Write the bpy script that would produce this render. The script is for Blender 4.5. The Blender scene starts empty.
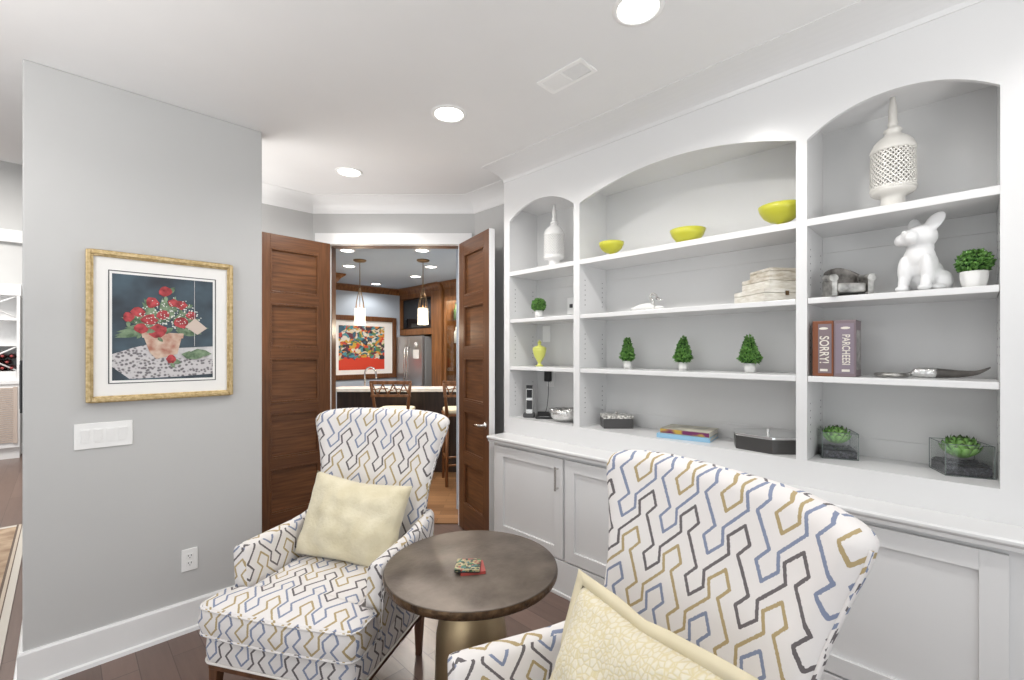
import bpy, bmesh, math, random
from mathutils import Vector, Matrix, noise
random.seed(7)
SC = bpy.context.scene
COL = SC.collection
PI = math.pi

# ------------------------------------------------------------------ camera
cam_d = bpy.data.cameras.new('camera')
cam_d.lens = 16.0; cam_d.sensor_width = 36.0
cam_d.shift_y = 0.0112; cam_d.clip_start = 0.05
cam = bpy.data.objects.new('camera', cam_d); COL.objects.link(cam)
YAW = math.atan(449 / 455)
cam.location = (0, 0, 1.52); cam.rotation_euler = (PI / 2, 0, -YAW)
SC.camera = cam

# ------------------------------------------------------------------ world, exposure
w = bpy.data.worlds.new('daylight'); SC.world = w; w.use_nodes = True
bgn = w.node_tree.nodes['Background']
bgn.inputs[0].default_value = (0.95, 0.98, 1.0, 1); bgn.inputs[1].default_value = 0.60
SC.view_settings.view_transform = 'Standard'; SC.view_settings.look = 'None'
SC.view_settings.exposure = 0.40; SC.view_settings.gamma = 1.0
SC.view_settings.use_curve_mapping = False

def area(name, loc, size, power, color=(1, 1, 1), rot=(0, 0, 0), spread=PI, shape='DISK', size_y=None):
    l = bpy.data.lights.new(name, 'AREA'); l.shape = shape; l.size = size
    if size_y: l.size_y = size_y
    l.energy = power; l.color = color; l.spread = spread
    o = bpy.data.objects.new(name, l); COL.objects.link(o)
    o.location = loc; o.rotation_euler = rot
    return o
# fill added behind the camera as window daylight, tilted up towards the ceiling
area('daylight_fill', (-2.4, .2, 1.2), 2.0, 20, (0.96, 0.98, 1.0), (0, -PI / 2 - math.radians(40), 0), PI, 'RECTANGLE', 3.0)
area('daylight_fill', (0.2, -2.4, 1.2), 3.0, 10, (0.96, 0.98, 1.0), (PI / 2 + math.radians(40), 0, 0), PI, 'RECTANGLE', 2.0)
# unseen uplights added to brighten the ceiling: behind the grey wall, beside the camera
area('alcove_fill', (.40, 3.62, 1.25), .7, 17, (1, .97, .94), (PI, 0, 0))
area('ceiling_fill', (-1.0, 1.7, 1.75), .5, 22, (1, .98, .96), (PI, 0, 0))
area('ceiling_fill', (1.1, -.95, 1.5), .5, 14, (1, .98, .96), (PI, 0, 0))
WARM = (1.0, 0.98, 0.955)
def can_spot(name, loc, power, color=(1, 1, 1), radius=.05):
    l = bpy.data.lights.new(name, 'SPOT'); l.energy = power; l.color = color; l.shadow_soft_size = radius
    l.spot_size = math.radians(158); l.spot_blend = .5
    o = bpy.data.objects.new(name, l); COL.objects.link(o); o.location = loc
    return o

# ------------------------------------------------------------------ materials
def mat(name, col, rough=0.5, metal=0.0, **kw):
    m = bpy.data.materials.new(name); m.use_nodes = True
    b = m.node_tree.nodes['Principled BSDF']
    b.inputs['Base Color'].default_value = (*col, 1)
    b.inputs['Roughness'].default_value = rough; b.inputs['Metallic'].default_value = metal
    for k, v in kw.items():
        b.inputs[k.replace('_', ' ')].default_value = v
    return m
def nt(m):
    return m.node_tree.nodes, m.node_tree.links, m.node_tree.nodes['Principled BSDF']
def add_noise(m, c1, c2, scale=6, detail=4, stretch=(1, 1, 1), bump=0.0, bscale=None, coord='Object', lo=0.3, hi=0.7, rot=(0, 0, 0)):
    N, L, b = nt(m)
    tc = N.new('ShaderNodeTexCoord'); mp = N.new('ShaderNodeMapping')
    mp.inputs['Scale'].default_value = stretch; mp.inputs['Rotation'].default_value = rot
    L.new(tc.outputs[coord], mp.inputs[0])
    no = N.new('ShaderNodeTexNoise'); no.inputs['Scale'].default_value = scale; no.inputs['Detail'].default_value = detail
    L.new(mp.outputs[0], no.inputs['Vector'])
    cr = N.new('ShaderNodeValToRGB')
    cr.color_ramp.elements[0].position = lo; cr.color_ramp.elements[1].position = hi
    cr.color_ramp.elements[0].color = (*c1, 1); cr.color_ramp.elements[1].color = (*c2, 1)
    L.new(no.outputs[0], cr.inputs[0]); L.new(cr.outputs[0], b.inputs['Base Color'])
    if bump:
        n2 = N.new('ShaderNodeTexNoise'); n2.inputs['Scale'].default_value = bscale or scale * 4; n2.inputs['Detail'].default_value = 3
        L.new(mp.outputs[0], n2.inputs['Vector'])
        bp = N.new('ShaderNodeBump'); bp.inputs['Strength'].default_value = bump; bp.inputs['Distance'].default_value = 0.01
        L.new(n2.outputs[0], bp.inputs['Height']); L.new(bp.outputs[0], b.inputs['Normal'])
    return m

def plank_mat(name, cA, cB, gap, rot, rough=0.3, pw=0.13, plen=1.4):
    m = mat(name, cA, rough); N, L, b = nt(m)
    tc = N.new('ShaderNodeTexCoord'); mp = N.new('ShaderNodeMapping'); mp.inputs['Rotation'].default_value = (0, 0, rot)
    L.new(tc.outputs['Object'], mp.inputs[0])
    br = N.new('ShaderNodeTexBrick'); br.offset = 0.37
    br.inputs['Scale'].default_value = 1.0; br.inputs['Brick Width'].default_value = plen; br.inputs['Row Height'].default_value = pw
    br.inputs['Mortar Size'].default_value = 0.0018; br.inputs['Bias'].default_value = 0.0
    br.inputs['Color1'].default_value = (0, 0, 0, 1); br.inputs['Color2'].default_value = (1, 1, 1, 1); br.inputs['Mortar'].default_value = (0.5, 0.5, 0.5, 1)
    L.new(mp.outputs[0], br.inputs['Vector'])
    st = N.new('ShaderNodeMapping'); st.inputs['Scale'].default_value = (1.2, 14, 1); L.new(mp.outputs[0], st.inputs[0])
    no = N.new('ShaderNodeTexNoise'); no.inputs['Scale'].default_value = 2.4; no.inputs['Detail'].default_value = 6; no.inputs['Roughness'].default_value = 0.6
    L.new(st.outputs[0], no.inputs['Vector'])
    mx = N.new('ShaderNodeMath'); mx.operation = 'MULTIPLY_ADD'; mx.inputs[1].default_value = 0.45
    L.new(br.outputs['Color'], mx.inputs[0])
    m2 = N.new('ShaderNodeMath'); m2.operation = 'MULTIPLY'; m2.inputs[1].default_value = 0.65; L.new(no.outputs[0], m2.inputs[0]); L.new(m2.outputs[0], mx.inputs[2])
    cr = N.new('ShaderNodeValToRGB'); cr.color_ramp.elements[0].position = 0.15; cr.color_ramp.elements[1].position = 0.85
    cr.color_ramp.elements[0].color = (*cA, 1); cr.color_ramp.elements[1].color = (*cB, 1); L.new(mx.outputs[0], cr.inputs[0])
    mm = N.new('ShaderNodeMix'); mm.data_type = 'RGBA'; L.new(br.outputs['Fac'], mm.inputs[0]); L.new(cr.outputs[0], mm.inputs[6]); mm.inputs[7].default_value = (*gap, 1)
    L.new(mm.outputs[2], b.inputs['Base Color'])
    return m

def wood(name, c1, c2, rough=0.35, stretch=(14, 14, 1.2), scale=2.2):
    return add_noise(mat(name, c1, rough), c1, c2, scale, 6, stretch, lo=0.32, hi=0.68)

PAT_U, PAT_V, PAT_S = 0.160, 0.118, 0.20
def pattern_group():
    g = bpy.data.node_groups.new('pattern_line', 'ShaderNodeTree')
    for nme, t in (('P', 'NodeSocketVector'), ('Mid', 'NodeSocketVector'), ('A', 'NodeSocketVector'), ('D', 'NodeSocketVector'), ('Inv', 'NodeSocketFloat')):
        g.interface.new_socket(nme, in_out='INPUT', socket_type=t)
    g.interface.new_socket('Val', in_out='OUTPUT', socket_type='NodeSocketFloat')
    N, L = g.nodes, g.links
    gi = N.new('NodeGroupInput'); go = N.new('NodeGroupOutput')
    def vm(op, a, b=None, out=0):
        n = N.new('ShaderNodeVectorMath'); n.operation = op
        for i, x in enumerate((a, b)):
            if x is None: continue
            if isinstance(x, tuple): n.inputs[i].default_value = x
            else: L.new(x, n.inputs[i])
        return n
    per = (PAT_U, PAT_V, 1)
    q = vm('SUBTRACT', gi.outputs['P'], gi.outputs['Mid']).outputs[0]
    r = vm('DIVIDE', q, per).outputs[0]
    r = vm('ADD', r, (.5, .5, .5)).outputs[0]
    f = vm('FLOOR', r).outputs[0]
    ff = vm('MULTIPLY', f, (PAT_U, PAT_V, 0)).outputs[0]
    rr = vm('SUBTRACT', q, ff).outputs[0]
    rr = vm('MULTIPLY', rr, (1, 1, 0)).outputs[0]
    ra = vm('SUBTRACT', rr, gi.outputs['A']).outputs[0]
    dt = vm('DOT_PRODUCT', ra, gi.outputs['D']).outputs[1]
    t = N.new('ShaderNodeMath'); t.operation = 'MULTIPLY'; t.use_clamp = True
    L.new(dt, t.inputs[0]); L.new(gi.outputs['Inv'], t.inputs[1])
    sc = N.new('ShaderNodeVectorMath'); sc.operation = 'SCALE'; L.new(gi.outputs['D'], sc.inputs[0]); L.new(t.outputs[0], sc.inputs['Scale'])
    df = vm('SUBTRACT', ra, sc.outputs[0]).outputs[0]
    ln = vm('LENGTH', df).outputs[1]
    lt = N.new('ShaderNodeMath'); lt.operation = 'LESS_THAN'; lt.inputs[1].default_value = 0.0044; L.new(ln, lt.inputs[0])
    sx = N.new('ShaderNodeSeparateXYZ'); L.new(f, sx.inputs[0])
    md = N.new('ShaderNodeMath'); md.operation = 'FLOORED_MODULO'; md.inputs[1].default_value = 3; L.new(sx.outputs[1], md.inputs[0])
    ad = N.new('ShaderNodeMath'); ad.operation = 'ADD'; ad.inputs[1].default_value = 1.0; L.new(md.outputs[0], ad.inputs[0])
    mu = N.new('ShaderNodeMath'); mu.operation = 'MULTIPLY'; L.new(ad.outputs[0], mu.inputs[0]); L.new(lt.outputs[0], mu.inputs[1])
    L.new(mu.outputs[0], go.inputs[0])
    return g
def fabric_mat():
    g = pattern_group()
    m = mat('woven_fabric', (0.8, 0.77, 0.75), 0.85); N, L, b = nt(m)
    uv = N.new('ShaderNodeTexCoord')
    no = N.new('ShaderNodeTexNoise'); no.inputs['Scale'].default_value = 220; no.inputs['Detail'].default_value = 1
    L.new(uv.outputs['UV'], no.inputs['Vector'])
    s1 = N.new('ShaderNodeVectorMath'); s1.operation = 'SUBTRACT'; s1.inputs[1].default_value = (.5, .5, .5); L.new(no.outputs['Color'], s1.inputs[0])
    s2 = N.new('ShaderNodeVectorMath'); s2.operation = 'MULTIPLY_ADD'; s2.inputs[1].default_value = (0.004, 0.004, 0)
    L.new(s1.outputs[0], s2.inputs[0]); L.new(uv.outputs['UV'], s2.inputs[2])
    pts = [(0, 0), (.20, .33), (.08, .61), (.51, 1.24), (.38, 1.53), (.59, 1.86), (.77, 1.55), (.66, 1.22), (.94, .68), (.80, .34), (1, 0)]
    pts = [(u * PAT_U, v * PAT_V) for u, v in pts]
    shx = N.new('ShaderNodeSeparateXYZ'); L.new(s2.outputs[0], shx.inputs[0])     # rows step sideways
    shm = N.new('ShaderNodeMath'); shm.operation = 'MULTIPLY_ADD'; shm.inputs[1].default_value = PAT_S * PAT_U / PAT_V
    L.new(shx.outputs[1], shm.inputs[0]); L.new(shx.outputs[0], shm.inputs[2])
    shc = N.new('ShaderNodeCombineXYZ'); L.new(shm.outputs[0], shc.inputs[0]); L.new(shx.outputs[1], shc.inputs[1])
    prev = None
    for a, c in zip(pts[:-1], pts[1:]):
        mid = ((a[0] + c[0]) / 2, (a[1] + c[1]) / 2, 0); d = (c[0] - a[0], c[1] - a[1], 0)
        A = (-d[0] / 2, -d[1] / 2, 0)
        n = N.new('ShaderNodeGroup'); n.node_tree = g
        L.new(shc.outputs[0], n.inputs['P'])
        n.inputs['Mid'].default_value = mid; n.inputs['A'].default_value = A; n.inputs['D'].default_value = d
        n.inputs['Inv'].default_value = 1 / (d[0] ** 2 + d[1] ** 2)
        if prev is None: prev = n.outputs[0]
        else:
            mx = N.new('ShaderNodeMath'); mx.operation = 'MAXIMUM'; L.new(prev, mx.inputs[0]); L.new(n.outputs[0], mx.inputs[1]); prev = mx.outputs[0]
    dv = N.new('ShaderNodeMath'); dv.operation = 'DIVIDE'; dv.inputs[1].default_value = 4.0; L.new(prev, dv.inputs[0])
    cr = N.new('ShaderNodeValToRGB'); cr.color_ramp.interpolation = 'CONSTANT'
    e = cr.color_ramp.elements
    e[0].position = 0; e[0].color = (0.735, 0.705, 0.69, 1)
    e[1].position = 0.2; e[1].color = (0.13, 0.115, 0.12, 1)
    x = e.new(0.45); x.color = (0.40, 0.31, 0.16, 1)
    x = e.new(0.70); x.color = (0.21, 0.245, 0.35, 1)
    L.new(dv.outputs[0], cr.inputs[0]); L.new(cr.outputs[0], b.inputs['Base Color'])
    n2 = N.new('ShaderNodeTexNoise'); n2.inputs['Scale'].default_value = 500; L.new(uv.outputs['UV'], n2.inputs['Vector'])
    bp = N.new('ShaderNodeBump'); bp.inputs['Strength'].default_value = 0.15; bp.inputs['Distance'].default_value = 0.002
    L.new(n2.outputs[0], bp.inputs['Height']); L.new(bp.outputs[0], b.inputs['Normal'])
    return m

M = {}
M['ceiling'] = add_noise(mat('ceiling_paint', (.80, .80, .80), .7), (.79, .79, .79), (.81, .81, .81), 3)
M['wall'] = add_noise(mat('wall_paint', (.53, .53, .525), .55), (.525, .525, .52), (.54, .54, .535), 2)
M['trim'] = add_noise(mat('trim_paint', (.82, .82, .82), .35), (.81, .81, .81), (.83, .83, .83), 2)
M['case'] = add_noise(mat('bookcase_paint', (.755, .755, .755), .25), (.75, .75, .75), (.76, .76, .76), 2)
M['case_in'] = add_noise(mat('bookcase_back_paint', (.66, .66, .655), .4), (.655, .655, .65), (.665, .665, .66), 2)
M['floor'] = plank_mat('dark_planks', (.105, .066, .052), (.195, .128, .104), (.07, .045, .036), PI / 2, 0.28)
M['oak'] = plank_mat('oak_planks', (.20, .095, .04), (.42, .22, .10), (.10, .05, .02), PI / 4, 0.3, 0.09, 0.7)
M['door'] = wood('door_wood', (.085, .034, .014), (.205, .086, .034), .3, (1, 1, 16), 3.2)
M['door_h'] = wood('door_wood_rail', (.09, .036, .015), (.165, .068, .027), .3, (1, 1, 20), 3.5)
M['door_v'] = wood('door_wood_stile', (.095, .038, .015), (.17, .07, .028), .3, (20, 20, 1), 3.5)
M['cab'] = wood('cabinet_wood', (.13, .052, .018), (.27, .118, .042), .35)
M['leg'] = wood('chair_leg_wood', (.075, .032, .016), (.16, .07, .032), .35)
M['stool'] = wood('stool_wood', (.15, .06, .022), (.30, .13, .05), .35)
M['steel'] = mat('brushed_steel', (.50, .51, .53), .35, .85)
M['fridge'] = mat('fridge_side', (.30, .31, .32), .4, .3)
M['nickel'] = mat('satin_nickel', (.62, .60, .58), .25, 1.0)
M['black'] = mat('black_plastic', (.015, .015, .016), .35)
M['dark'] = mat('dark_plastic', (.06, .06, .062), .4)
M['screen'] = mat('screen_glass', (.01, .01, .012), .08)
M['gold'] = add_noise(mat('gilt_frame', (.60, .42, .18), .35, .75), (.42, .30, .13), (.66, .51, .29), 60, 2, bump=.3, bscale=90)
M['mat'] = mat('mat_board', (.86, .85, .83), .8)
M['white_plastic'] = mat('white_plastic', (.86, .86, .85), .3)
M['fabric'] = fabric_mat()
M['offwhite'] = mat('offwhite_cloth', (.74, .70, .66), .85)
M['ceramic'] = mat('white_ceramic', (.82, .815, .80), .25)
M['cream_ceramic'] = mat('cream_ceramic', (.72, .70, .655), .35)
M['plaster'] = mat('white_plaster', (.80, .80, .80), .45)
M['yellow'] = mat('yellow_glaze', (.55, .54, .05), .3)
M['lime'] = mat('lime_glaze', (.66, .68, .16), .3)
M['soil'] = mat('soil', (.05, .035, .02), .9)
M['leaf'] = add_noise(mat('box_leaf', (.05, .16, .03), .5), (.025, .11, .015), (.20, .42, .09), 70, 2)
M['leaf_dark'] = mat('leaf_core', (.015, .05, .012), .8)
M['succ'] = add_noise(mat('succulent_leaf', (.12, .32, .06), .35), (.12, .34, .05), (.32, .56, .16), 14, 2)
M['succ_tip'] = mat('succulent_tip', (.05, .10, .02), .4)
M['gravel'] = add_noise(mat('dark_gravel', (.03, .03, .04), .4), (.008, .008, .012), (.10, .10, .13), 120, 2, lo=.45, hi=.7)
M['glass'] = mat('clear_glass', (1, 1, 1), .02, 0, Transmission_Weight=1.0, IOR=1.45)
def thin_glass(name):
    m = bpy.data.materials.new(name); m.use_nodes = True; N, L = m.node_tree.nodes, m.node_tree.links
    N.remove(N['Principled BSDF']); out = N['Material Output']
    tr = N.new('ShaderNodeBsdfTransparent'); tr.inputs[0].default_value = (.975, .985, .98, 1)
    gl = N.new('ShaderNodeBsdfGlossy'); gl.inputs['Roughness'].default_value = .03
    lw = N.new('ShaderNodeLayerWeight'); pw = N.new('ShaderNodeMath'); pw.operation = 'POWER'; pw.inputs[1].default_value = 4.0; L.new(lw.outputs['Facing'], pw.inputs[0])
    fr = N.new('ShaderNodeMath'); fr.operation = 'MULTIPLY_ADD'; fr.inputs[1].default_value = .6; fr.inputs[2].default_value = .035; L.new(pw.outputs[0], fr.inputs[0])
    mx = N.new('ShaderNodeMixShader'); L.new(fr.outputs[0], mx.inputs[0]); L.new(tr.outputs[0], mx.inputs[1]); L.new(gl.outputs[0], mx.inputs[2]); L.new(mx.outputs[0], out.inputs[0])
    return m
M['thin_glass'] = thin_glass('thin_clear_glass')
M['glass_edge'] = mat('glass_edge', (.20, .24, .23), .1)
M['silver'] = mat('silver', (.70, .69, .67), .22, 1.0)
M['pewter'] = add_noise(mat('pewter', (.42, .41, .39), .38, .9), (.20, .195, .185), (.62, .61, .58), 30, 3)
M['pewter_dark'] = add_noise(mat('pewter_dark', (.16, .15, .14), .42, .8), (.07, .065, .06), (.24, .225, .21), 30, 3)
M['horn'] = add_noise(mat('dark_horn', (.07, .06, .055), .22), (.03, .026, .024), (.13, .12, .11), 8, 3)
M['charcoal'] = mat('charcoal_lacquer', (.055, .053, .052), .3)
M['mirror'] = mat('mirror_glass', (.75, .76, .76), .1, 1.0)
M['shell'] = add_noise(mat('shell_inlay', (.7, .68, .64), .3), (.25, .24, .22), (.85, .83, .78), 70, 2, lo=.4, hi=.6)
M['whitewash'] = add_noise(mat('whitewashed_wood', (.72, .69, .62), .7), (.58, .54, .46), (.80, .78, .72), 5, 4, (4, 4, 16))
M['worn'] = add_noise(mat('worn_wood_lid', (.56, .50, .40), .7), (.40, .34, .25), (.74, .71, .64), 5, 4, (4, 4, 16))
M['cream'] = mat('cream_upholstery', (.72, .63, .45), .8)
M['stone'] = add_noise(mat('pale_stone', (.72, .70, .66), .25), (.60, .57, .52), (.80, .78, .75), 7, 5)
M['espresso'] = wood('espresso_wood', (.02, .011, .007), (.05, .027, .016), .4)
M['bronze'] = mat('bronze', (.20, .13, .07), .4, .9)
def emit(name, col, s):
    m = mat(name, col, .5); b = m.node_tree.nodes['Principled BSDF']
    b.inputs['Emission Color'].default_value = (*col, 1); b.inputs['Emission Strength'].default_value = s
    return m
M['lens'] = emit('lamp_lens', (1, .97, .92), 9.0)
M['shade_glow'] = emit('frosted_lit_shade', (1, .90, .74), .9)

def table_top_mat():
    m = add_noise(mat('hammered_bronze', (.17, .13, .10), .42, .3), (.082, .062, .048), (.225, .185, .15), 6, 8, bump=.12, bscale=55, lo=.3, hi=.72)
    return m
M['table'] = table_top_mat()
M['table_edge'] = add_noise(mat('rough_bronze_edge', (.12, .07, .04), .4, .6), (.05, .03, .018), (.20, .12, .06), 26, 4, bump=.5, bscale=60)
M['pedestal'] = add_noise(mat('antique_brass', (.40, .30, .17), .38, .8), (.30, .22, .13), (.48, .37, .22), 4, 5, bump=.05, bscale=30)

def pillow_mat(name, vscale, dist, c1, c2):
    m = mat(name, c1, .7, Sheen_Weight=.3); N, L, b = nt(m)
    tc = N.new('ShaderNodeTexCoord')
    vo = N.new('ShaderNodeTexVoronoi'); vo.feature = 'DISTANCE_TO_EDGE' ; vo.inputs['Scale'].default_value = vscale
    L.new(tc.outputs['UV'], vo.inputs['Vector'])
    cr = N.new('ShaderNodeValToRGB'); cr.color_ramp.elements[0].position = 0.02; cr.color_ramp.elements[1].position = 0.16
    cr.color_ramp.elements[0].color = (*c2, 1); cr.color_ramp.elements[1].color = (*c1, 1)
    L.new(vo.outputs['Distance'], cr.inputs[0]); L.new(cr.outputs[0], b.inputs['Base Color'])
    mn = N.new('ShaderNodeMath'); mn.operation = 'MINIMUM'; mn.inputs[1].default_value = .25; L.new(vo.outputs['Distance'], mn.inputs[0])
    bp = N.new('ShaderNodeBump'); bp.inputs['Strength'].default_value = .5; bp.inputs['Distance'].default_value = dist
    L.new(mn.outputs[0], bp.inputs['Height']); L.new(bp.outputs[0], b.inputs['Normal'])
    return m
M['pillow_bubble'] = pillow_mat('bubble_velvet', 72, .010, (.66, .61, .49), (.60, .52, .31))
M['pillow_plain'] = add_noise(mat('crushed_velvet', (.68, .61, .43), .75, Sheen_Weight=.3), (.62, .55, .37), (.74, .68, .51), 9, 6, bump=.35, bscale=70)
M['flange'] = mat('flange_cloth', (.66, .59, .42), .8)

# ------------------------------------------------------------------ mesh helpers
class MB:
    def __init__(s): s.v = []; s.f = []; s.m = []; s.uv = None; s.smooth = []
    def add(s, verts, faces, mi=0, smooth=False):
        o = len(s.v); s.v += [tuple(v) for v in verts]
        for f in faces:
            s.f.append(tuple(i + o for i in f)); s.m.append(mi); s.smooth.append(smooth)
        return s
    def box(s, a, b, mi=0):
        x0, y0, z0 = [min(p, q) for p, q in zip(a, b)]; x1, y1, z1 = [max(p, q) for p, q in zip(a, b)]
        return s.add([(x0, y0, z0), (x1, y0, z0), (x1, y1, z0), (x0, y1, z0), (x0, y0, z1), (x1, y0, z1), (x1, y1, z1), (x0, y1, z1)],
                     [(3, 2, 1, 0), (4, 5, 6, 7), (0, 1, 5, 4), (1, 2, 6, 5), (2, 3, 7, 6), (3, 0, 4, 7)], mi)
    def prism(s, poly, z0, z1, mi=0, xf=None, smooth=False):
        """polygon in (a,b) extruded along c; xf maps (a,b,c)->xyz"""
        xf = xf or (lambda a, b, c: (a, b, c)); n = len(poly)
        vs = [xf(a, b, z0) for a, b in poly] + [xf(a, b, z1) for a, b in poly]
        fs = [tuple(range(n - 1, -1, -1)), tuple(range(n, 2 * n))] 
        s.add(vs, fs, mi)
        o = len(s.v) - 2 * n
        for i in range(n):
            s.f.append((o + i, o + (i + 1) % n, o + n + (i + 1) % n, o + n + i)); s.m.append(mi); s.smooth.append(smooth)
        return s
    def lathe(s, prof, seg=32, c=(0, 0, 0), mi=0, cap=True, smooth=True, sx=1, sy=1):
        n = len(prof); vs = []
        for r, z in prof:
            for k in range(seg):
                a = 2 * PI * k / seg; vs.append((c[0] + sx * r * math.cos(a), c[1] + sy * r * math.sin(a), c[2] + z))
        fs = []
        for i in range(n - 1):
            for k in range(seg):
                k2 = (k + 1) % seg; fs.append((i * seg + k, i * seg + k2, (i + 1) * seg + k2, (i + 1) * seg + k))
        s.add(vs, fs, mi, smooth)
        if cap:
            o = len(s.v) - n * seg
            if prof[0][0] > 1e-5: s.f.append(tuple(o + k for k in range(seg - 1, -1, -1))); s.m.append(mi); s.smooth.append(False)
            if prof[-1][0] > 1e-5: s.f.append(tuple(o + (n - 1) * seg + k for k in range(seg))); s.m.append(mi); s.smooth.append(False)
        return s
    def tube(s, pts, r, seg=8, mi=0, closed=False, smooth=True):
        pts = [Vector(p) for p in pts]; n = len(pts); rs = r if isinstance(r, (list, tuple)) else [r] * n
        vs = []; up = None
        for i, p in enumerate(pts):
            if closed: t = pts[(i + 1) % n] - pts[i - 1]
            else: t = pts[min(i + 1, n - 1)] - pts[max(i - 1, 0)]
            t.normalize()
            if up is None:
                up = Vector((0, 0, 1)) if abs(t.z) < .9 else Vector((1, 0, 0))
            x = t.cross(up)
            if x.length < 1e-4: x = t.cross(Vector((0, 1, 0)))
            x.normalize(); y = x.cross(t).normalized(); up = y
            for k in range(seg):
                a = 2 * PI * k / seg; vs.append(p + (x * math.cos(a) + y * math.sin(a)) * rs[i])
        fs = []
        for i in range(n if closed else n - 1):
            j = (i + 1) % n
            for k in range(seg):
                k2 = (k + 1) % seg; fs.append((i * seg + k, i * seg + k2, j * seg + k2, j * seg + k))
        s.add(vs, fs, mi, smooth)
        if not closed:
            o = len(s.v) - n * seg
            s.f.append(tuple(o + k for k in range(seg - 1, -1, -1))); s.f.append(tuple(o + (n - 1) * seg + k for k in range(seg)))
            s.m += [mi, mi]; s.smooth += [False, False]
        return s
    def rings(s, rings, mi=0, smooth=True, cap0=True, cap1=True):
        n = len(rings[0]); vs = [p for r in rings for p in r]; fs = []
        for i in range(len(rings) - 1):
            for k in range(n):
                k2 = (k + 1) % n; fs.append((i * n + k, i * n + k2, (i + 1) * n + k2, (i + 1) * n + k))
        s.add(vs, fs, mi, smooth); o = len(s.v) - len(vs)
        if cap0: s.f.append(tuple(o + k for k in range(n - 1, -1, -1))); s.m.append(mi); s.smooth.append(smooth)
        if cap1: s.f.append(tuple(o + (len(rings) - 1) * n + k for k in range(n))); s.m.append(mi); s.smooth.append(smooth)
        return s
    def ellipsoid(s, c, r, seg=16, rg=10, mi=0, rot=None):
        vs = []; R = rot or Matrix.Identity(3)
        for i in range(rg + 1):
            th = PI * i / rg
            for k in range(seg):
                a = 2 * PI * k / seg
                v = R @ Vector((r[0] * math.sin(th) * math.cos(a), r[1] * math.sin(th) * math.sin(a), r[2] * math.cos(th)))
                vs.append(v + Vector(c))
        fs = [(i * seg + k, (i + 1) * seg + k, (i + 1) * seg + (k + 1) % seg, i * seg + (k + 1) % seg) for i in range(rg) for k in range(seg)]
        return s.add(vs, fs, mi, True)
    def build(s, name, mats, parent=None, bevel=0.0, boxuv=False, fix=True, bseg=2):
        me = bpy.data.meshes.new(name); me.from_pydata(s.v, [], s.f)
        mats = mats if isinstance(mats, (list, tuple)) else [mats]
        for m in mats: me.materials.append(m)
        me.polygons.foreach_set('material_index', s.m); me.polygons.foreach_set('use_smooth', s.smooth)
        if s.uv:
            ul = me.uv_layers.new(name='UVMap')
            for p in me.polygons:
                for li in p.loop_indices: ul.data[li].uv = s.uv[me.loops[li].vertex_index]
        if fix:
            bm = bmesh.new(); bm.from_mesh(me); bmesh.ops.remove_doubles(bm, verts=bm.verts, dist=1e-6)
            bmesh.ops.recalc_face_normals(bm, faces=bm.faces); bm.to_mesh(me); bm.free()
        me.update()
        if boxuv: box_uv(me, (0, .02) if boxuv == 'back' else (0, 0), 4.0 if boxuv == 'back' else 1.25)
        o = bpy.data.objects.new(name, me); COL.objects.link(o)
        if parent is not None: o.parent = parent
        if bevel:
            bv = o.modifiers.new('bevel', 'BEVEL'); bv.width = bevel; bv.segments = bseg; bv.limit_method = 'ANGLE'; bv.angle_limit = math.radians(40)
        return o
def box_uv(me, off=(0, 0), fy=1.25):
    ul = me.uv_layers.new(name='UVMap') if not me.uv_layers else me.uv_layers[0]
    for p in me.polygons:
        n = p.normal; ax = max(range(3), key=lambda i: abs(n[i]) * (fy if i == 1 else 1))
        for li in p.loop_indices:
            c = me.vertices[me.loops[li].vertex_index].co
            if ax == 1: uv = (c.x, -c.z)
            elif ax == 2: uv = (c.x, c.y + .3)
            else: uv = (-c.y if n.x > 0 else c.y, -c.z)
            ul.data[li].uv = (uv[0] + off[0], uv[1] + off[1])
def tag(o, label, cat, group=None):
    o['label'] = label; o['category'] = cat
    if group: o['group'] = group
    return o
def thing(name, label, cat, loc=(0, 0, 0), rz=0, group=None):
    o = bpy.data.objects.new(name, None); COL.objects.link(o); o.empty_display_size = .05
    o.location = loc; o.rotation_euler = (0, 0, rz)
    return tag(o, label, cat, group)
def struct(name, mb, m, bevel=0.0, parent=None, **k):
    o = mb.build(name, m, parent, bevel, **k); o['kind'] = 'structure'; return o
def kids(o): return [c for c in bpy.data.objects if c.parent == o]
def dup(o, loc=None, rz=None, label=None, parent=None):
    c = o.copy(); COL.objects.link(c)
    if parent is not None: c.parent = parent
    if loc is not None: c.location = loc
    if rz is not None: c.rotation_euler = (0, 0, rz)
    if label: c['label'] = label
    for k in kids(o): dup(k, parent=c)
    return c
def rrect(x0, y0, x1, y1, r, n=5):
    out = []
    for cx, cy, a0 in ((x1 - r, y0 + r, -PI / 2), (x1 - r, y1 - r, 0), (x0 + r, y1 - r, PI / 2), (x0 + r, y0 + r, PI)):
        for i in range(n + 1):
            a = a0 + PI / 2 * i / n; out.append((cx + r * math.cos(a), cy + r * math.sin(a)))
    return out

S, C_ = math.sin(YAW), math.cos(YAW)
AX = Vector((C_, -S, 0)); FW = Vector((S, C_, 0))       # along the angled door wall, and through it
def dw(r, d, z=0): return tuple(AX * r + FW * d + Vector((0, 0, z)))
H = 2.842                                               # ceiling height
KH = 2.60                                               # bar room ceiling height

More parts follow.
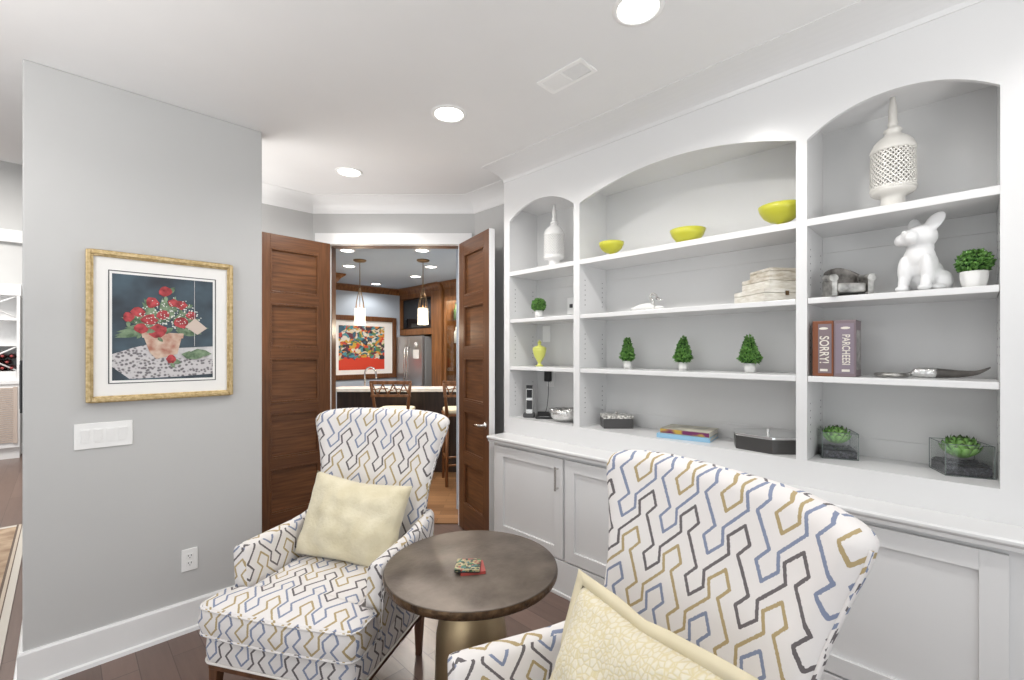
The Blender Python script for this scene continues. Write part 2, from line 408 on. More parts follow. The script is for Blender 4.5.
# ================================================================== ROOM SHELL
struct('floor', MB().box((-1.6, -1.2, -.08), (6, 3.2, 0)).box((-4, 2.0, -.08), (-1.6, 3.2, 0)).box((-4, 3.2, -.08), (-.14, 10.2, 0)).box((-.14, 3.2, -.08), (1.6, 4.2, 0)).prism([(1.55, 3.2), (2.6, 3.2), (2.50, 3.16), (1.60, 4.05), (1.55, 4.05)], -.08, 0), M['floor'])
ko = MB().prism([dw(-2.6, 4.02)[:2], dw(.8, 4.02)[:2], (6, 3.25), (6, 8.2), (.9, 8.2), (.6, 5.2)], -.078, .003)
struct('floor_bar', ko, M['oak'])
struct('ceiling', MB().box((-2.2, -1.6, H), (5.6, 3.45, H + .1)).box((-4, 2.0, H), (-2.2, 3.45, H + .1)).box((-4, 3.45, H), (-.14, 4.65, H + .1)).box((-.14, 3.45, H), (5.6, 8.3, H + .1)), M['ceiling'])
struct('ceiling_hall', MB().box((-4, 4.55, 4.3), (-.05, 10.2, 4.4)), M['ceiling'])
kc = MB().prism([dw(-2.4, 4.14)[:2], dw(.7, 4.14)[:2], (5.4, 3.6), (5.4, 8.2), (.9, 8.2), (.9, 5.6)], KH, KH + .06)
struct('ceiling_bar', kc, add_noise(mat('bar_ceiling_paint', (.42, .51, .62), .7), (.41, .50, .61), (.43, .52, .63), 2))
wl = MB().box((-.13, 3.01, 0), (.855, 3.14, H)).box((-.13, 3.14, 0), (.02, 9.98, 4.3))
struct('wall_left', wl, M['wall'], .006)
struct('wall_back', MB().box((.02, 4.076, 0), (1.564, 4.2, H)), M['wall'])
dwl = MB()
def obox(mb, r0, r1, d0, d1, z0, z1, mi=0):
    mb.prism([dw(r0, d0)[:2], dw(r1, d0)[:2], dw(r1, d1)[:2], dw(r0, d1)[:2]], z0, z1, mi)
D0, D1 = 4.0, 4.12
OL, OR, OT = -1.618, -.457, 2.47
obox(dwl, -1.78, OL, D0, D1, 0, H); obox(dwl, OR, -.30, D0, D1, 0, H); obox(dwl, OL, OR, D0, D1, OT, H)
struct('wall_door', dwl, M['wall'])
wr = MB().box((2.575, 2.48, 0), (2.70, 3.085, H)).box((2.70, -1.6, 0), (2.80, 3.05, H)).box((2.30, -1.6, 0), (2.70, -.235, H))
struct('wall_right', wr, M['wall'])

# crown moulding: cove profile (out from wall, down from ceiling)
def cove(p, c, n=8):
    pts = [(0, 0), (p, 0), (p, -.004)]
    for i in range(1, n):
        t = i / n; pts.append((p - (p - .010) * math.sin(t * PI / 2), -.004 - (c - .012) * (1 - math.cos(t * PI / 2))))
    pts += [(.010, -c + .008), (.006, -c), (0, -c)]
    return pts
def sweep(mb, path, prof, z, left=True):
    """profile swept along an xy path, offset to one side with mitred corners"""
    P = [Vector(p) for p in path]; rows = []
    for i, p in enumerate(P):
        a = (P[i] - P[i - 1]).normalized() if i > 0 else None
        b = (P[i + 1] - P[i]).normalized() if i < len(P) - 1 else None
        if a is None: a = b
        if b is None: b = a
        na = Vector((-a.y, a.x)); nb = Vector((-b.y, b.x)); m = (na + nb); m = m / (m.dot(na) if abs(m.dot(na)) > 1e-6 else 1)
        if not left: m = -m
        rows.append([(p.x + m.x * o, p.y + m.y * o, z + dz) for o, dz in prof])
    n = len(prof); fs = []
    for i in range(len(rows) - 1):
        for k in range(n):
            k2 = (k + 1) % n; fs.append((i * n + k, i * n + k2, (i + 1) * n + k2, (i + 1) * n + k))
    fs.append(tuple(range(n))); fs.append(tuple((len(rows) - 1) * n + k for k in range(n)))
    return mb.add([q for r in rows for q in r], fs)
cl, cr_ = dw(-1.75, D0)[:2], dw(-.33, D0)[:2]
struct('trim_1', sweep(MB(), [(.03, 4.076), (cl[0], 4.076), (2.575, cr_[1]), (2.575, 2.48)], cove(.17, .112), H, left=False), M['trim'])
struct('trim_2', sweep(MB(), [(2.36, 2.476), (2.36, -.235)], cove(.225, .06), H, left=False), M['case'])
# baseboards
def bb(path, left):
    prof = [(0, .165), (.010, .165), (.016, .155), (.016, .022), (.03, .018), (.034, 0), (0, 0)]
    return sweep(MB(), path, prof, 0, left)
struct('baseboard_left', bb([(.855, 3.14), (.855, 3.01), (-.13, 3.01), (-.13, 9.5)], True), M['trim'])
struct('baseboard_back', bb([(.03, 4.076), (cl[0], 4.076), dw(-1.73, D0)[:2]], False), M['trim'])
struct('baseboard_right', bb([dw(-.35, D0)[:2], (2.575, cr_[1]), (2.575, 2.48)], False), M['trim'])
# door casing + wooden jamb on the bar side
cs = MB()
obox(cs, -1.723, OL + .012, D0 - .022, D0, 0, OT + .085); obox(cs, OR - .012, -.352, D0 - .022, D0, 0, OT + .085)
obox(cs, OL + .012, OR - .012, D0 - .022, D0, OT - .012, OT + .085)
obox(cs, OL, OL + .012, D0, D0 + .05, 0, OT); obox(cs, OR - .012, OR, D0, D0 + .05, 0, OT); obox(cs, OL, OR, D0, D0 + .05, OT - .012, OT)
struct('trim_3', cs, M['trim'], .003)
cs = MB()
obox(cs, OL, OL + .016, D0 + .05, D1 + .02, 0, OT); obox(cs, OR - .016, OR, D0 + .05, D1 + .02, 0, OT); obox(cs, OL, OR, D0 + .05, D1 + .02, OT - .016, OT)
obox(cs, OL - .09, OL, D1, D1 + .022, 0, OT + .09); obox(cs, OR, OR + .09, D1, D1 + .022, 0, OT + .09); obox(cs, OL, OR, D1, D1 + .022, OT - .01, OT + .09)
struct('trim_4', cs, M['door_v'])

# ---------------------------------------------------------------- double doors (five panels, stained inside, white outside)
def make_leaf(name, label, hinge, ang, flip, lever=True):
    # local: x along the leaf from hinge to lock edge, +y is the stained face
    W, HH, T = .585, 2.44, .044
    root = bpy.data.objects.new(name, None); COL.objects.link(root); root['kind'] = 'structure'
    root.location = (*hinge, .012); root.rotation_euler = (0, 0, ang); root['label'] = label; root['category'] = 'door'
    f = flip
    st, mr = .098, .085
    b = MB()
    b.box((0, 0, 0), (st, T * f, HH)); b.box((W - st, 0, 0), (W, T * f, HH))
    b.build('stile', M['door_v'], root, .0015)
    b = MB(); zs = []
    bot, top = .22, .11; ph = (HH - bot - top - 4 * mr) / 5
    b.box((st, 0, 0), (W - st, T * f, bot)); b.box((st, 0, HH - top), (W - st, T * f, HH))
    z = bot
    for k in range(5):
        zs.append(z); z += ph
        if k < 4: b.box((st, 0, z), (W - st, T * f, z + mr)); z += mr
    b.build('rail', M['door_h'], root, .0015)
    for z in zs:
        p = MB().box((st - .004, .012 * f, z - .004), (W - st + .004, (T - .021) * f, z + ph + .004))
        p.build('panel', M['door'], root)
        q = MB()                                        # panel moulding
        for (a, c) in (((st, z), (W - st, z + .014)), ((st, z + ph - .014), (W - st, z + ph)), ((st, z), (st + .014, z + ph)), ((W - st - .014, z), (W - st, z + ph))):
            q.box((a[0], (T - .020) * f, a[1]), (c[0], (T - .001) * f, c[1]))
        q.build('panel_moulding', M['door_v'], root, .003)
    bk = MB().box((0, -.003 * f, 0), (W, 0, HH)).box((W, -.003 * f, 0), (W + .003, T * f * .99, HH))
    o = bk.build('painted_face', M['trim'], root); o['label'] = 'white painted outer face and edge'
    hz = .94
    h = MB(); ry = T * f
    if not lever: return root
    h.lathe([(.026, 0), (.026, .008), (.010, .012), (.010, .05)], 20)
    h2 = MB(); h2.add([((W - .06) + x, ry + z * f, hz + y) for x, y, z in h.v], h.f, 0, True)
    h2.tube([(W - .06, ry + .048 * f, hz), (W - .10, ry + .052 * f, hz), (W - .14, ry + .05 * f, hz - .003), (W - .165, ry + .048 * f, hz - .012)], [.011, .009, .008, .007])
    h2.build('lever_handle', M['nickel'], root)
    for hz_ in (.25, 1.22, 2.2):
        MB().lathe([(.007, 0), (.007, .09)], 10, (-.008, 0, hz_)).build('hinge', M['nickel'], root)
    return root
hl = dw(OL + .012, D0 - .03)[:2]; hr = dw(OR + .036, D0 - .03)[:2]
a_l = math.atan2(-.0316, -.599)
make_leaf('door_1', 'left leaf of the tall stained five-panel double doors, folded back beside the grey wall', hl, a_l, 1, False)
vr = AX * .28 + FW * (-.5)
make_leaf('door_2', 'right leaf of the tall stained double doors, standing open by the white bookcase', hr, math.atan2(vr.y, vr.x), -1)

# ================================================================== BOOKCASE
FX, BX = 2.36, 2.665
Y0, Y1 = 2.476, -.22
BAYS = [(2.418, 1.823), (1.775, .563), (.520, -.067)]
ZR, ZB = 1.033, .914
bk = thing('bookcase', 'white built-in bookcase with three arched bays along the right wall', 'bookcase', (0, 0, 0))
ff = MB()
TF = .02
def fbox(y0, y1, z0, z1): ff.box((FX, y0, z0), (FX + TF, y1, z1))
fbox(Y0, BAYS[0][0], ZB, H); fbox(BAYS[0][1], BAYS[1][0], ZB, H); fbox(BAYS[1][1], BAYS[2][0], ZB, H); fbox(BAYS[2][1], Y1, ZB, H)
for (a, b), pk in zip(BAYS, (2.587, 2.580, 2.568)):
    fbox(a, b, ZB, ZR)
    sp = 2.482 if a > 2 else (2.473 if a > 1 else 2.463)
    hw = (a - b) / 2; cy = (a + b) / 2; rise = pk - sp; R = (hw * hw + rise * rise) / (2 * rise); n = 28
    pts = [(a, H)] + [(a - (a - b) * i / n, pk - R + math.sqrt(max(R * R - (a - (a - b) * i / n - cy) ** 2, 0))) for i in range(n + 1)] + [(b, H)]
    # strip faces for the arched header
    seq = pts[1:-1]
    for i in range(len(seq) - 1):
        (ya, za), (yb, zb) = seq[i], seq[i + 1]
        if abs(ya - yb) < 1e-6: continue
        ff.prism([(ya, za), (yb, zb), (yb, H), (ya, H)], FX, FX + TF, 0, lambda p, q, c: (c, p, q))
    MB().box((FX + TF, a, 2.590), (BX, b, 2.604)).build('top_panel', M['case'], bk)
    for y in (a, b):
        d = .012 if y == a else -.012
        MB().box((FX + TF, y, ZR - .02), (BX, y + d, 2.6)).build('side_panel', M['case'], bk)
    MB().box((BX, a + .012, ZR - .03), (BX + .012, b - .012, 2.62)).build('back_panel', M['case_in'], bk)
    MB().box((BX - .006, a, ZR), (BX, b, ZR + .085)).build('cleat', M['case_in'], bk, .0015); MB().box((BX - .006, a, 2.0), (BX, b, 2.078)).build('cleat', M['case_in'], bk, .0015)
    MB().box((FX + TF, a, ZR - .02), (BX, b, ZR)).build('shelf', M['case'], bk)
    MB().box((FX, a, 2.078), (BX, b, 2.11)).build('shelf', M['case'], bk, .002)
    MB().box((FX + .004, a - .001, 1.732), (BX, b + .001, 1.758)).build('shelf', M['case'], bk, .003)
    MB().box((FX + .004, a - .001, 1.384), (BX, b + .001, 1.411)).build('shelf', M['case'], bk, .003)
    pins = MB()
    for y, d in ((a, -1), (b, 1)):
        for x in (FX + .06, BX - .05):
            for k in range(14):
                for z0 in (1.12, 1.47, 1.82):
                    if k < 6:
                        pins.box((x - .003, y, z0 + k * .032), (x + .003, y + d * .0008, z0 + k * .032 + .006))
    po = pins.build('pin_hole', M['dark'], bk, fix=False); po['kind'] = 'stuff'
ff.build('face_frame', M['case'], bk, .0)
MB().box((FX + TF, Y0, ZB), (BX, Y0 - .018, H)).build('end_panel', M['case'], bk)

ct = MB(); CX = 2.172
prof = [(CX + .012, .872), (CX + .012, .888), (CX + .004, .893), (CX, .899), (CX, .908), (CX + .006, ZB), (FX + .02, ZB), (FX + .02, .872)]
ct.prism(prof, Y1 - .008, 2.462, 0, lambda a, b, c: (a, c, b))
tag(ct.build('countertop', M['case'], None, .002), 'long white countertop with a moulded edge running under the bookcase bays', 'countertop')

def cabinet(label, y0, y1, doors):
    r = thing('base_cabinet', label, 'cabinet', (0, 0, 0), 0, 'base cabinets under the countertop')
    b = MB().box((2.225, y0, .0), (BX, y1, .8715))
    b.build('body', M['case'], r)
    MB().box((2.207, y0, 0), (2.225, y1, .215)).box((2.195, y0, 0), (2.207, y1, .022)).build('plinth', M['case'], r, .003)
    for (d0, d1, hy) in doors:
        d = MB(); z0, z1 = .226, .850; w_ = .07
        X0, X1 = 2.205, 2.2245
        d.box((X0, d0, z0), (X1, d0 - w_, z1)); d.box((X0, d1 + w_, z0), (X1, d1, z1))
        d.box((X0, d0 - w_, z1 - w_), (X1, d1 + w_, z1)); d.box((X0, d0 - w_, z0), (X1, d1 + w_, z0 + w_))
        d.box((X0 + .0135, d0 - w_, z0 + w_), (X1, d1 + w_, z1 - w_))
        do = d.build('door', M['case'], r, .0012)
        if hy:
            h = MB().box((2.173, hy - .006, .652), (2.181, hy + .006, .800)).box((2.18, hy - .005, .660), (2.205, hy + .005, .670)).box((2.18, hy - .005, .782), (2.205, hy + .005, .792))
            h.build('handle', M['nickel'], do, .0015)
    return r
cabinet('white single-door base cabinet nearest the brown doors, with a bar handle', 2.440, 1.779, [(2.395, 1.789, 1.824)])
cabinet('white two-door base cabinet in the middle, behind the table and the near chair', 1.779, .541, [(1.771, 1.168, 1.215), (1.162, .549, 1.115)])
cabinet('white single-door base cabinet at the right edge, behind the near chair', .541, -.215, [(.530, -.083, .485)])

# ================================================================== CEILING FITTINGS
def downlight(loc, label, power, z=None, on=True, group='recessed ceiling lights', col=WARM, size=.15):
    t = thing('ceiling_light', label, 'light', loc, 0, group)
    s_ = size / .15
    MB().lathe([(.098 * s_, 0), (.096 * s_, -.004), (.080 * s_, -.007), (.076 * s_, -.0015), (.076 * s_, 0)], 32, cap=False).build('trim_ring', M['white_plastic'], t)
    MB().lathe([(.0001, -.0012), (.077 * s_, -.0012)], 32, cap=False).build('lens', M['lens'], t)
    if power: can_spot('downlight_lamp', (loc[0], loc[1], loc[2] - .012), power, col)
    return t
PW = 32.0
downlight((1.529, 2.049, H), 'recessed ceiling light in the middle of the row of three', PW)
downlight((1.575, .906, H), 'recessed ceiling light at the top edge, nearest the camera', PW)
downlight((1.499, 3.228, H), 'recessed ceiling light nearest the door wall', PW)
can_spot('downlight_lamp', (1.5, -.25, H - .012), PW * .35, WARM)  # unseen ceiling spot added for fill, no fitting modelled
for x, y in ((-.6, .9), (-.6, 2.2), (-.6, -.4), (.3, 1.6)):
    can_spot('downlight_lamp', (x, y, H - .012), PW * .3, WARM)  # more unseen fill spots, added without ceiling fittings
M['vent_white'] = mat('vent_enamel', (.92, .92, .91), .35)
v = thing('ceiling_vent', 'white rectangular ceiling air vent beside the bookcase crown', 'vent', (1.722, 1.374, H))
MB().box((-.066, -.135, -.006), (-.046, .135, 0)).box((.046, -.135, -.006), (.066, .135, 0)).box((-.046, -.135, -.006), (.046, -.115, 0)).box((-.046, .115, -.006), (.046, .135, 0)).box((-.046, -.008, -.005), (.046, .004, 0)).build('frame', M['vent_white'], v, .002)
MB().box((-.046, -.115, -.002), (.046, .115, -.0005)).build('backing', M['dark'], v)
sl = MB()
for k in range(11):
    x = -.044 + k * .0082
    sl.add([(x, -.115, -.002), (x + .004, -.115, -.005), (x + .004, -.008, -.005), (x, -.008, -.002)], [(0, 1, 2, 3)])
    sl.add([(x, .004, -.003), (x + .0085, .004, -.005), (x + .0085, .115, -.005), (x, .115, -.003)], [(0, 1, 2, 3)])
sl.build('louvre', M['white_plastic'], v)

# ================================================================== LEFT WALL: PICTURE, SWITCHES, OUTLET
WY = 3.01
def frame_ring(mb, x0, z0, x1, z1, w_, y0, y1, mi=0):
    mb.box((x0, y0, z0), (x0 + w_, y1, z1), mi); mb.box((x1 - w_, y0, z0), (x1, y1, z1), mi)
    mb.box((x0 + w_, y0, z0), (x1 - w_, y1, z0 + w_), mi); mb.box((x0 + w_, y0, z1 - w_), (x1 - w_, y1, z1), mi)
    return mb
fp = thing('framed_picture', 'gold framed flower still life hanging on the grey wall', 'picture', (.386, WY, 1.643))
hw, hh = .309, .370
fr = MB(); frame_ring(fr, -hw, -hh, hw, hh, .020, -.032, 0); frame_ring(fr, -hw + .016, -hh + .016, hw - .016, hh - .016, .012, -.024, 0)
fr.build('frame', M['gold'], fp, .004)
MB().box((-hw + .02, -.012, -hh + .02), (hw - .02, -.004, hh - .02)).build('mat_board', M['mat'], fp)
ln = MB(); frame_ring(ln, -.203, -.270, .203, .268, .004, -.0132, -.0118); ln.build('mat_line', M['dark'], fp).scale = (1.12, 1, 1.05)
pm = {}
pm['bg'] = add_noise(mat('print_dark', (.05, .06, .08), .6), (.022, .024, .032), (.075, .12, .155), 6, 3)
pm['lace'] = mat('print_lace', (.6, .6, .6), .6); N, L, b = nt(pm['lace'])
tc = N.new('ShaderNodeTexCoord'); vo = N.new('ShaderNodeTexVoronoi'); vo.inputs['Scale'].default_value = 75; L.new(tc.outputs['Object'], vo.inputs['Vector'])
cr = N.new('ShaderNodeValToRGB'); cr.color_ramp.elements[0].position = .30; cr.color_ramp.elements[1].position = .55
cr.color_ramp.elements[0].color = (.16, .15, .16, 1); cr.color_ramp.elements[1].color = (.58, .56, .57, 1); L.new(vo.outputs['Distance'], cr.inputs[0]); L.new(cr.outputs[0], b.inputs['Base Color'])
pm['lace_top'] = add_noise(mat('print_cloth', (.6, .6, .6), .6), (.45, .44, .45), (.72, .71, .71), 40, 2)
pm['red'] = add_noise(mat('print_red', (.45, .04, .05), .6), (.20, .015, .02), (.58, .08, .09), 45, 3)
pm['green'] = add_noise(mat('print_green', (.12, .2, .12), .6), (.05, .10, .05), (.28, .38, .24), 35, 3)
pm['white'] = mat('print_white', (.75, .76, .72), .6)
pm['pot'] = add_noise(mat('print_pot', (.55, .4, .3), .6), (.40, .16, .11), (.72, .62, .50), 22, 3)
pm['card'] = mat('print_card', (.62, .52, .45), .6)
PMs = list(pm.values()); pk_ = list(pm.keys())
pr = MB(); lay = [0]
def flat(poly, k):
    lay[0] += 1; y = -.0125 - lay[0] * .00002
    pr.add([(x, y, z) for x, z in poly], [tuple(range(len(poly)))], pk_.index(k))
def blob(cx, cz, rx, rz, k, n=14, j=.25, a0=0):
    flat([(cx + rx * math.cos(2 * PI * i / n) * (1 + random.uniform(-j, j)), cz + rz * math.sin(2 * PI * i / n) * (1 + random.uniform(-j, j))) for i in range(n)], k)
def leafp(cx, cz, l, wd, a, k='green'):
    p = [(0, 0), (l * .3, wd), (l * .7, wd * .8), (l, 0), (l * .7, -wd * .8), (l * .3, -wd)]
    flat([(cx + x * math.cos(a) - z * math.sin(a), cz + x * math.sin(a) + z * math.cos(a)) for x, z in p], k)
flat([(-.190, -.255), (.190, -.255), (.190, .253), (-.190, .253)], 'bg')
flat([(-.190, -.17), (-.05, -.075), (.04, -.10), (.190, -.09), (.190, -.17)], 'lace_top')
flat([(-.190, -.13), (-.12, -.10), (-.06, -.08), (.0, -.15), (.190, -.16), (.190, -.235), (.05, -.245), (-.13, -.25), (-.190, -.19)], 'lace')
random.seed(11)
for k in range(26):
    a = random.uniform(-.3, PI + .3); leafp(.0 + .04 * math.cos(a), .0 + .03 * math.sin(a), random.uniform(.07, .15), .016, a)
for k in range(120):
    a = random.uniform(-.1, PI + .1); r = random.uniform(.02, .15); x, z = .01 + r * math.cos(a) * .95, .0 + r * math.sin(a)
    blob(x, z, .0035, .0035, 'white', 6)
flat([(-.085, -.03), (.065, -.03), (.045, -.13), (-.035, -.155), (-.06, -.12)], 'pot'); flat([(-.09, -.02), (.07, -.025), (.068, -.05), (-.085, -.05)], 'pot')
for x, z, r in ((-.10, .075, .03), (-.05, .125, .032), (.0, .185, .03), (.06, .12, .028), (-.135, .05, .026), (-.06, .04, .035), (-.01, .065, .03), (.06, .03, .036), (-.03, -.015, .04), (.10, .07, .026), (-.09, -.005, .03), (.03, .13, .024), (.02, -.155, .024)):
    r *= .80; leafp(x + r * .5, z - r * .4, r * 1.7, .012, random.uniform(-.6, 3.6)); blob(x, z, r, r * 1.05, 'red', 12, .22); leafp(x, z - r, .03, .008, random.uniform(3.5, 5.5))
for k in range(90):
    a = random.uniform(-.1, PI + .1); r = random.uniform(.03, .14); blob(.02 + r * math.cos(a) * .9, .02 + r * math.sin(a), .0026, .0026, 'white', 6)
flat([(.112, -.09), (.114, -.09), (.114, .253), (.112, .253)], 'lace_top')
flat([(.075, .01), (.115, .055), (.165, .005), (.125, -.03)], 'card')
for x, z in ((.10, -.13), (.135, -.12)): leafp(x - .04, z, .09, .02, random.uniform(-.3, .3))
pr.build('print', PMs, fp, fix=False).scale = (1.12, 1, 1.05)

sw = thing('switch_plate', 'white four-gang switch plate below the gold framed picture', 'switch', (.145, WY, 1.110))
MB().box((-.108, -.007, -.062), (.108, 0, .062)).build('plate', M['white_plastic'], sw, .003)
for k in range(4):
    x = -.069 + k * .046
    MB().box((x - .0165, -.0095, -.033), (x + .0165, -.006, .033)).add([(x - .014, -.0095, -.030), (x + .014, -.0095, -.030), (x + .014, -.0135, .030), (x - .014, -.0135, .030), (x - .014, -.009, .030), (x + .014, -.009, .030)],
        [(0, 1, 2, 3), (3, 2, 5, 4), (0, 3, 4), (1, 5, 2)]).build('rocker', M['white_plastic'], sw)
def outlet_fn(name, loc, rz, label, dark=False, group=None):
    t = thing(name, label, 'outlet', loc, rz, group)
    MB().box((-.037, -.006, -.060), (.037, 0, .060)).build('plate', M['white_plastic'], t, .003)
    for z in (-.02, .02):
        o = MB().box((-.015, -.0085, z - .014), (.015, -.005, z + .014)).build('socket', M['white_plastic'], t, .003)
        MB().box((-.008, -.0092, z - .001), (-.005, -.0083, z + .008)).box((.005, -.0092, z - .001), (.008, -.0083, z + .008)).box((-.002, -.0092, z - .010), (.002, -.0083, z - .006)).build('slot', M['dark'], o)
    return t
outlet_fn('wall_outlet', (.493, WY, .384), 0, 'white wall outlet low on the grey wall behind the far chair')
tp = thing('wall_panel', 'thin black panel edge on the end of the grey wall, far left', 'panel', (-.13, 3.06, 1.36))
MB().box((-.009, -.035, -.12), (0, .035, .12)).build('body', M['black'], tp, .003); MB().box((-.0105, -.028, -.10), (-.009, .028, .10)).build('screen', M['screen'], tp)

# ================================================================== ARMCHAIRS
def catmull(pts, n):
    out = []
    P = [pts[0]] + list(pts) + [pts[-1]]
    for i in range(1, len(P) - 2):
        for k in range(n):
            t = k / n; a, b, c, d = P[i - 1], P[i], P[i + 1], P[i + 2]
            out.append(tuple(.5 * (2 * b[j] + (c[j] - a[j]) * t + (2 * a[j] - 5 * b[j] + 4 * c[j] - d[j]) * t * t + (3 * b[j] - a[j] - 3 * c[j] + d[j]) * t ** 3) for j in range(len(b))))
    out.append(tuple(pts[-1])); return out
def make_armchair(label, loc, rz):
    t = thing('armchair', label, 'chair', loc, rz, 'pair of patterned armchairs')
    # backrest: (z, half width, y of front face at centre)
    ctrl = [(.30, .30, .20), (.50, .285, .225), (.68, .278, .262), (.84, .292, .308), (1.00, .330, .355), (1.10, .360, .382), (1.150, .370, .396)]
    prof = catmull(ctrl, 5); th = .085; rings = []; edgeL = []; edgeR = []
    def sect(z, hw, yf, thk, front_in=0.0):
        pts = []; n = 22
        wing = lambda x: -.075 * max(0, min(1, (z - .40) / .35)) * abs(x / .40) ** 3.2
        for i in range(n + 1):
            x = -hw + 2 * hw * i / n; pts.append((x, yf + wing(x) + front_in, z))
        for k in range(1, 6):
            a = -PI / 2 + PI * k / 6; pts.append((hw + thk * .5 * math.cos(a), yf + wing(hw) + front_in + thk * .5 + thk * .5 * math.sin(a), z))
        for i in range(n + 1):
            x = hw - 2 * hw * i / n; pts.append((x, yf + wing(x) + thk + front_in, z))
        for k in range(1, 6):
            a = PI / 2 + PI * k / 6; pts.append((-hw + thk * .5 * math.cos(a), yf + wing(-hw) + front_in + thk * .5 + thk * .5 * math.sin(a), z))
        return pts
    for z, hw, yf in prof: rings.append(sect(z, hw, yf, th))
    z, hw, yf = prof[-1]; rt = .042
    for k in range(1, 7):
        a = PI / 2 * k / 6; rings.append(sect(z + rt * math.sin(a), hw - .026 * (1 - math.cos(a)), yf + .010 * math.sin(a), max(th * math.cos(a), .004), (th - max(th * math.cos(a), .004)) / 2))
    rings = [[(x, y, z - .018 * min(1, max(0, (z - .95) / .2)) * min(1, abs(x) / .37) ** 4) for x, y, z in r_] for r_ in rings]
    b = MB().rings(rings); bo = b.build('backrest', M['fabric'], t, boxuv='back')
    for sgn in (-1, 1):                                 # striped piping down the back edges
        pts = []
        for z, hw, yf in prof[3:]:
            wing = -.075 * max(0, min(1, (z - .40) / .35)) * abs(hw / .40) ** 3.2
            pts.append((sgn * (hw + th * .47), yf + wing + th * .34, z - .018 * min(1, max(0, (z - .95) / .2))))
        MB().tube(pts, .0055, 8).build('piping', M['fabric'], bo, boxuv=True)
    # arms
    for sgn in (-1, 1):
        yy = [-.245, -.24, -.225, -.195, -.14, -.07, .0, .08, .16, .24, .31]; rings = []
        for i, y in enumerate(yy):
            u = (y + .245) / .555
            ztop = .650 + .16 * max(0, u - .62) ** 1.5
            inn = .285 - .0 * u; wd = .075 - .012 * u
            e = (0.72, .9, 1, 1)[i] if i < 4 else 1
            cx = inn + wd / 2; hwid = wd / 2 * e; rtop = .036 * e
            zt = ztop - .03 * (1 - e)
            splay = lambda z: .025 * max(0, (z - .3) / .4) * (1 - u * .6)
            pts = []
            for (px, pz) in ((-hwid, .235), (-hwid, .38), (-hwid, .52), (-hwid, zt - rtop)):
                pts.append((px, pz))
            for k in range(1, 8):
                a = PI - PI * k / 8; pts.append((hwid * math.cos(a), zt - rtop + rtop * math.sin(a)))
            for (px, pz) in ((hwid, zt - rtop), (hwid, .52), (hwid, .38), (hwid, .235)):
                pts.append((px, pz))
            rings.append([(sgn * (cx + px + splay(pz)), y, pz) for px, pz in pts])
        ao = MB().rings(rings).build('arm', M['fabric'], t, boxuv=True)
        r0 = rings[3]
        MB().tube([(x + sgn * .002, y - .034 , z) for x, y, z in r0[11:]], .0045, 8).build('piping', M['fabric'], ao, boxuv=True)
    # seat base with welt
    def slab(name, poly, z0, z1, puff, r, dome=0.0, parent=t, mt=None):
        cx = sum(p[0] for p in poly) / len(poly); cy = sum(p[1] for p in poly) / len(poly)
        rr = []
        def ring(sc_, off, z):
            out = []
            n = len(poly)
            for i, (x, y) in enumerate(poly):
                xa, ya = poly[i - 1]; xb, yb = poly[(i + 1) % n]
                tx, ty = xb - xa, yb - ya; l = math.hypot(tx, ty) or 1
                nx, ny = ty / l, -tx / l
                out.append((cx + (x - cx) * sc_ + nx * off, cy + (y - cy) * sc_ + ny * off, z))
            return out
        h = z1 - z0
        rr.append(ring(.6, 0, z0)); rr.append(ring(1, -r, z0))
        for k in range(1, 4): a = PI / 2 * k / 3; rr.append(ring(1, -r + r * math.sin(a), z0 + r - r * math.cos(a)))
        rr.append(ring(1, puff, z0 + h / 2))
        for k in range(0, 4): a = PI / 2 * k / 3; rr.append(ring(1, -r + r * math.cos(a), z1 - r + r * math.sin(a)))
        for s_ in (.85, .65, .45, .25, .08): rr.append(ring(s_, -r * s_, z1 + dome * (1 - s_ ** 2)))
        o = MB().rings(rr).build(name, mt or M['fabric'], parent, boxuv=True)
        return o, ring, r
    base = rrect(-.362, -.412, .362, .27, .05)
    so, ring, r = slab('seat_base', base, .235, .345, .004, .012)
    MB().tube(ring(1, .002, .238), .005, 8, closed=True).build('welt', M['offwhite'], so)
    T = []
    fw, bw, yf, ym, yb = .372, .272, -.43, -.262, .235
    T += [(-fw + .05 - .05 * math.cos(a), yf + .05 - .05 * math.sin(a)) for a in [PI / 2 * k / 5 for k in range(6)]]
    T += [(-fw + .05 + (2 * fw - .1) * k / 10, yf - .012 * math.sin(PI * k / 10)) for k in range(1, 10)]
    T += [(fw - .05 + .05 * math.sin(a), yf + .05 - .05 * math.cos(a)) for a in [PI / 2 * k / 5 for k in range(6)]]
    T += [(fw, ym - .02), (fw - .02, ym), (bw + .015, ym + .004), (bw, ym + .02), (bw, -.1), (bw, .1), (bw, yb - .02), (bw - .02, yb)]
    T += [(.1, yb), (-.1, yb), (-bw + .02, yb), (-bw, yb - .02), (-bw, .1), (-bw, -.1), (-bw, ym + .02), (-bw - .015, ym + .004), (-fw + .02, ym), (-fw, ym - .02)]
    co, ring, r = slab('seat_cushion', T, .345, .478, .012, .018, .025)
    for zz in (.360, .466):
        MB().tube(ring(1, .001, zz), .0048, 8, closed=True).build('piping', M['fabric'], co, boxuv=True)
    # wooden rail and legs
    MB().box((-.345, -.395, .195), (.345, -.355, .236)).box((-.345, .21, .195), (.345, .25, .236)).box((-.345, -.355, .195), (-.305, .21, .236)).box((.305, -.355, .195), (.345, .21, .236)).build('seat_rail', M['leg'], t, .004)
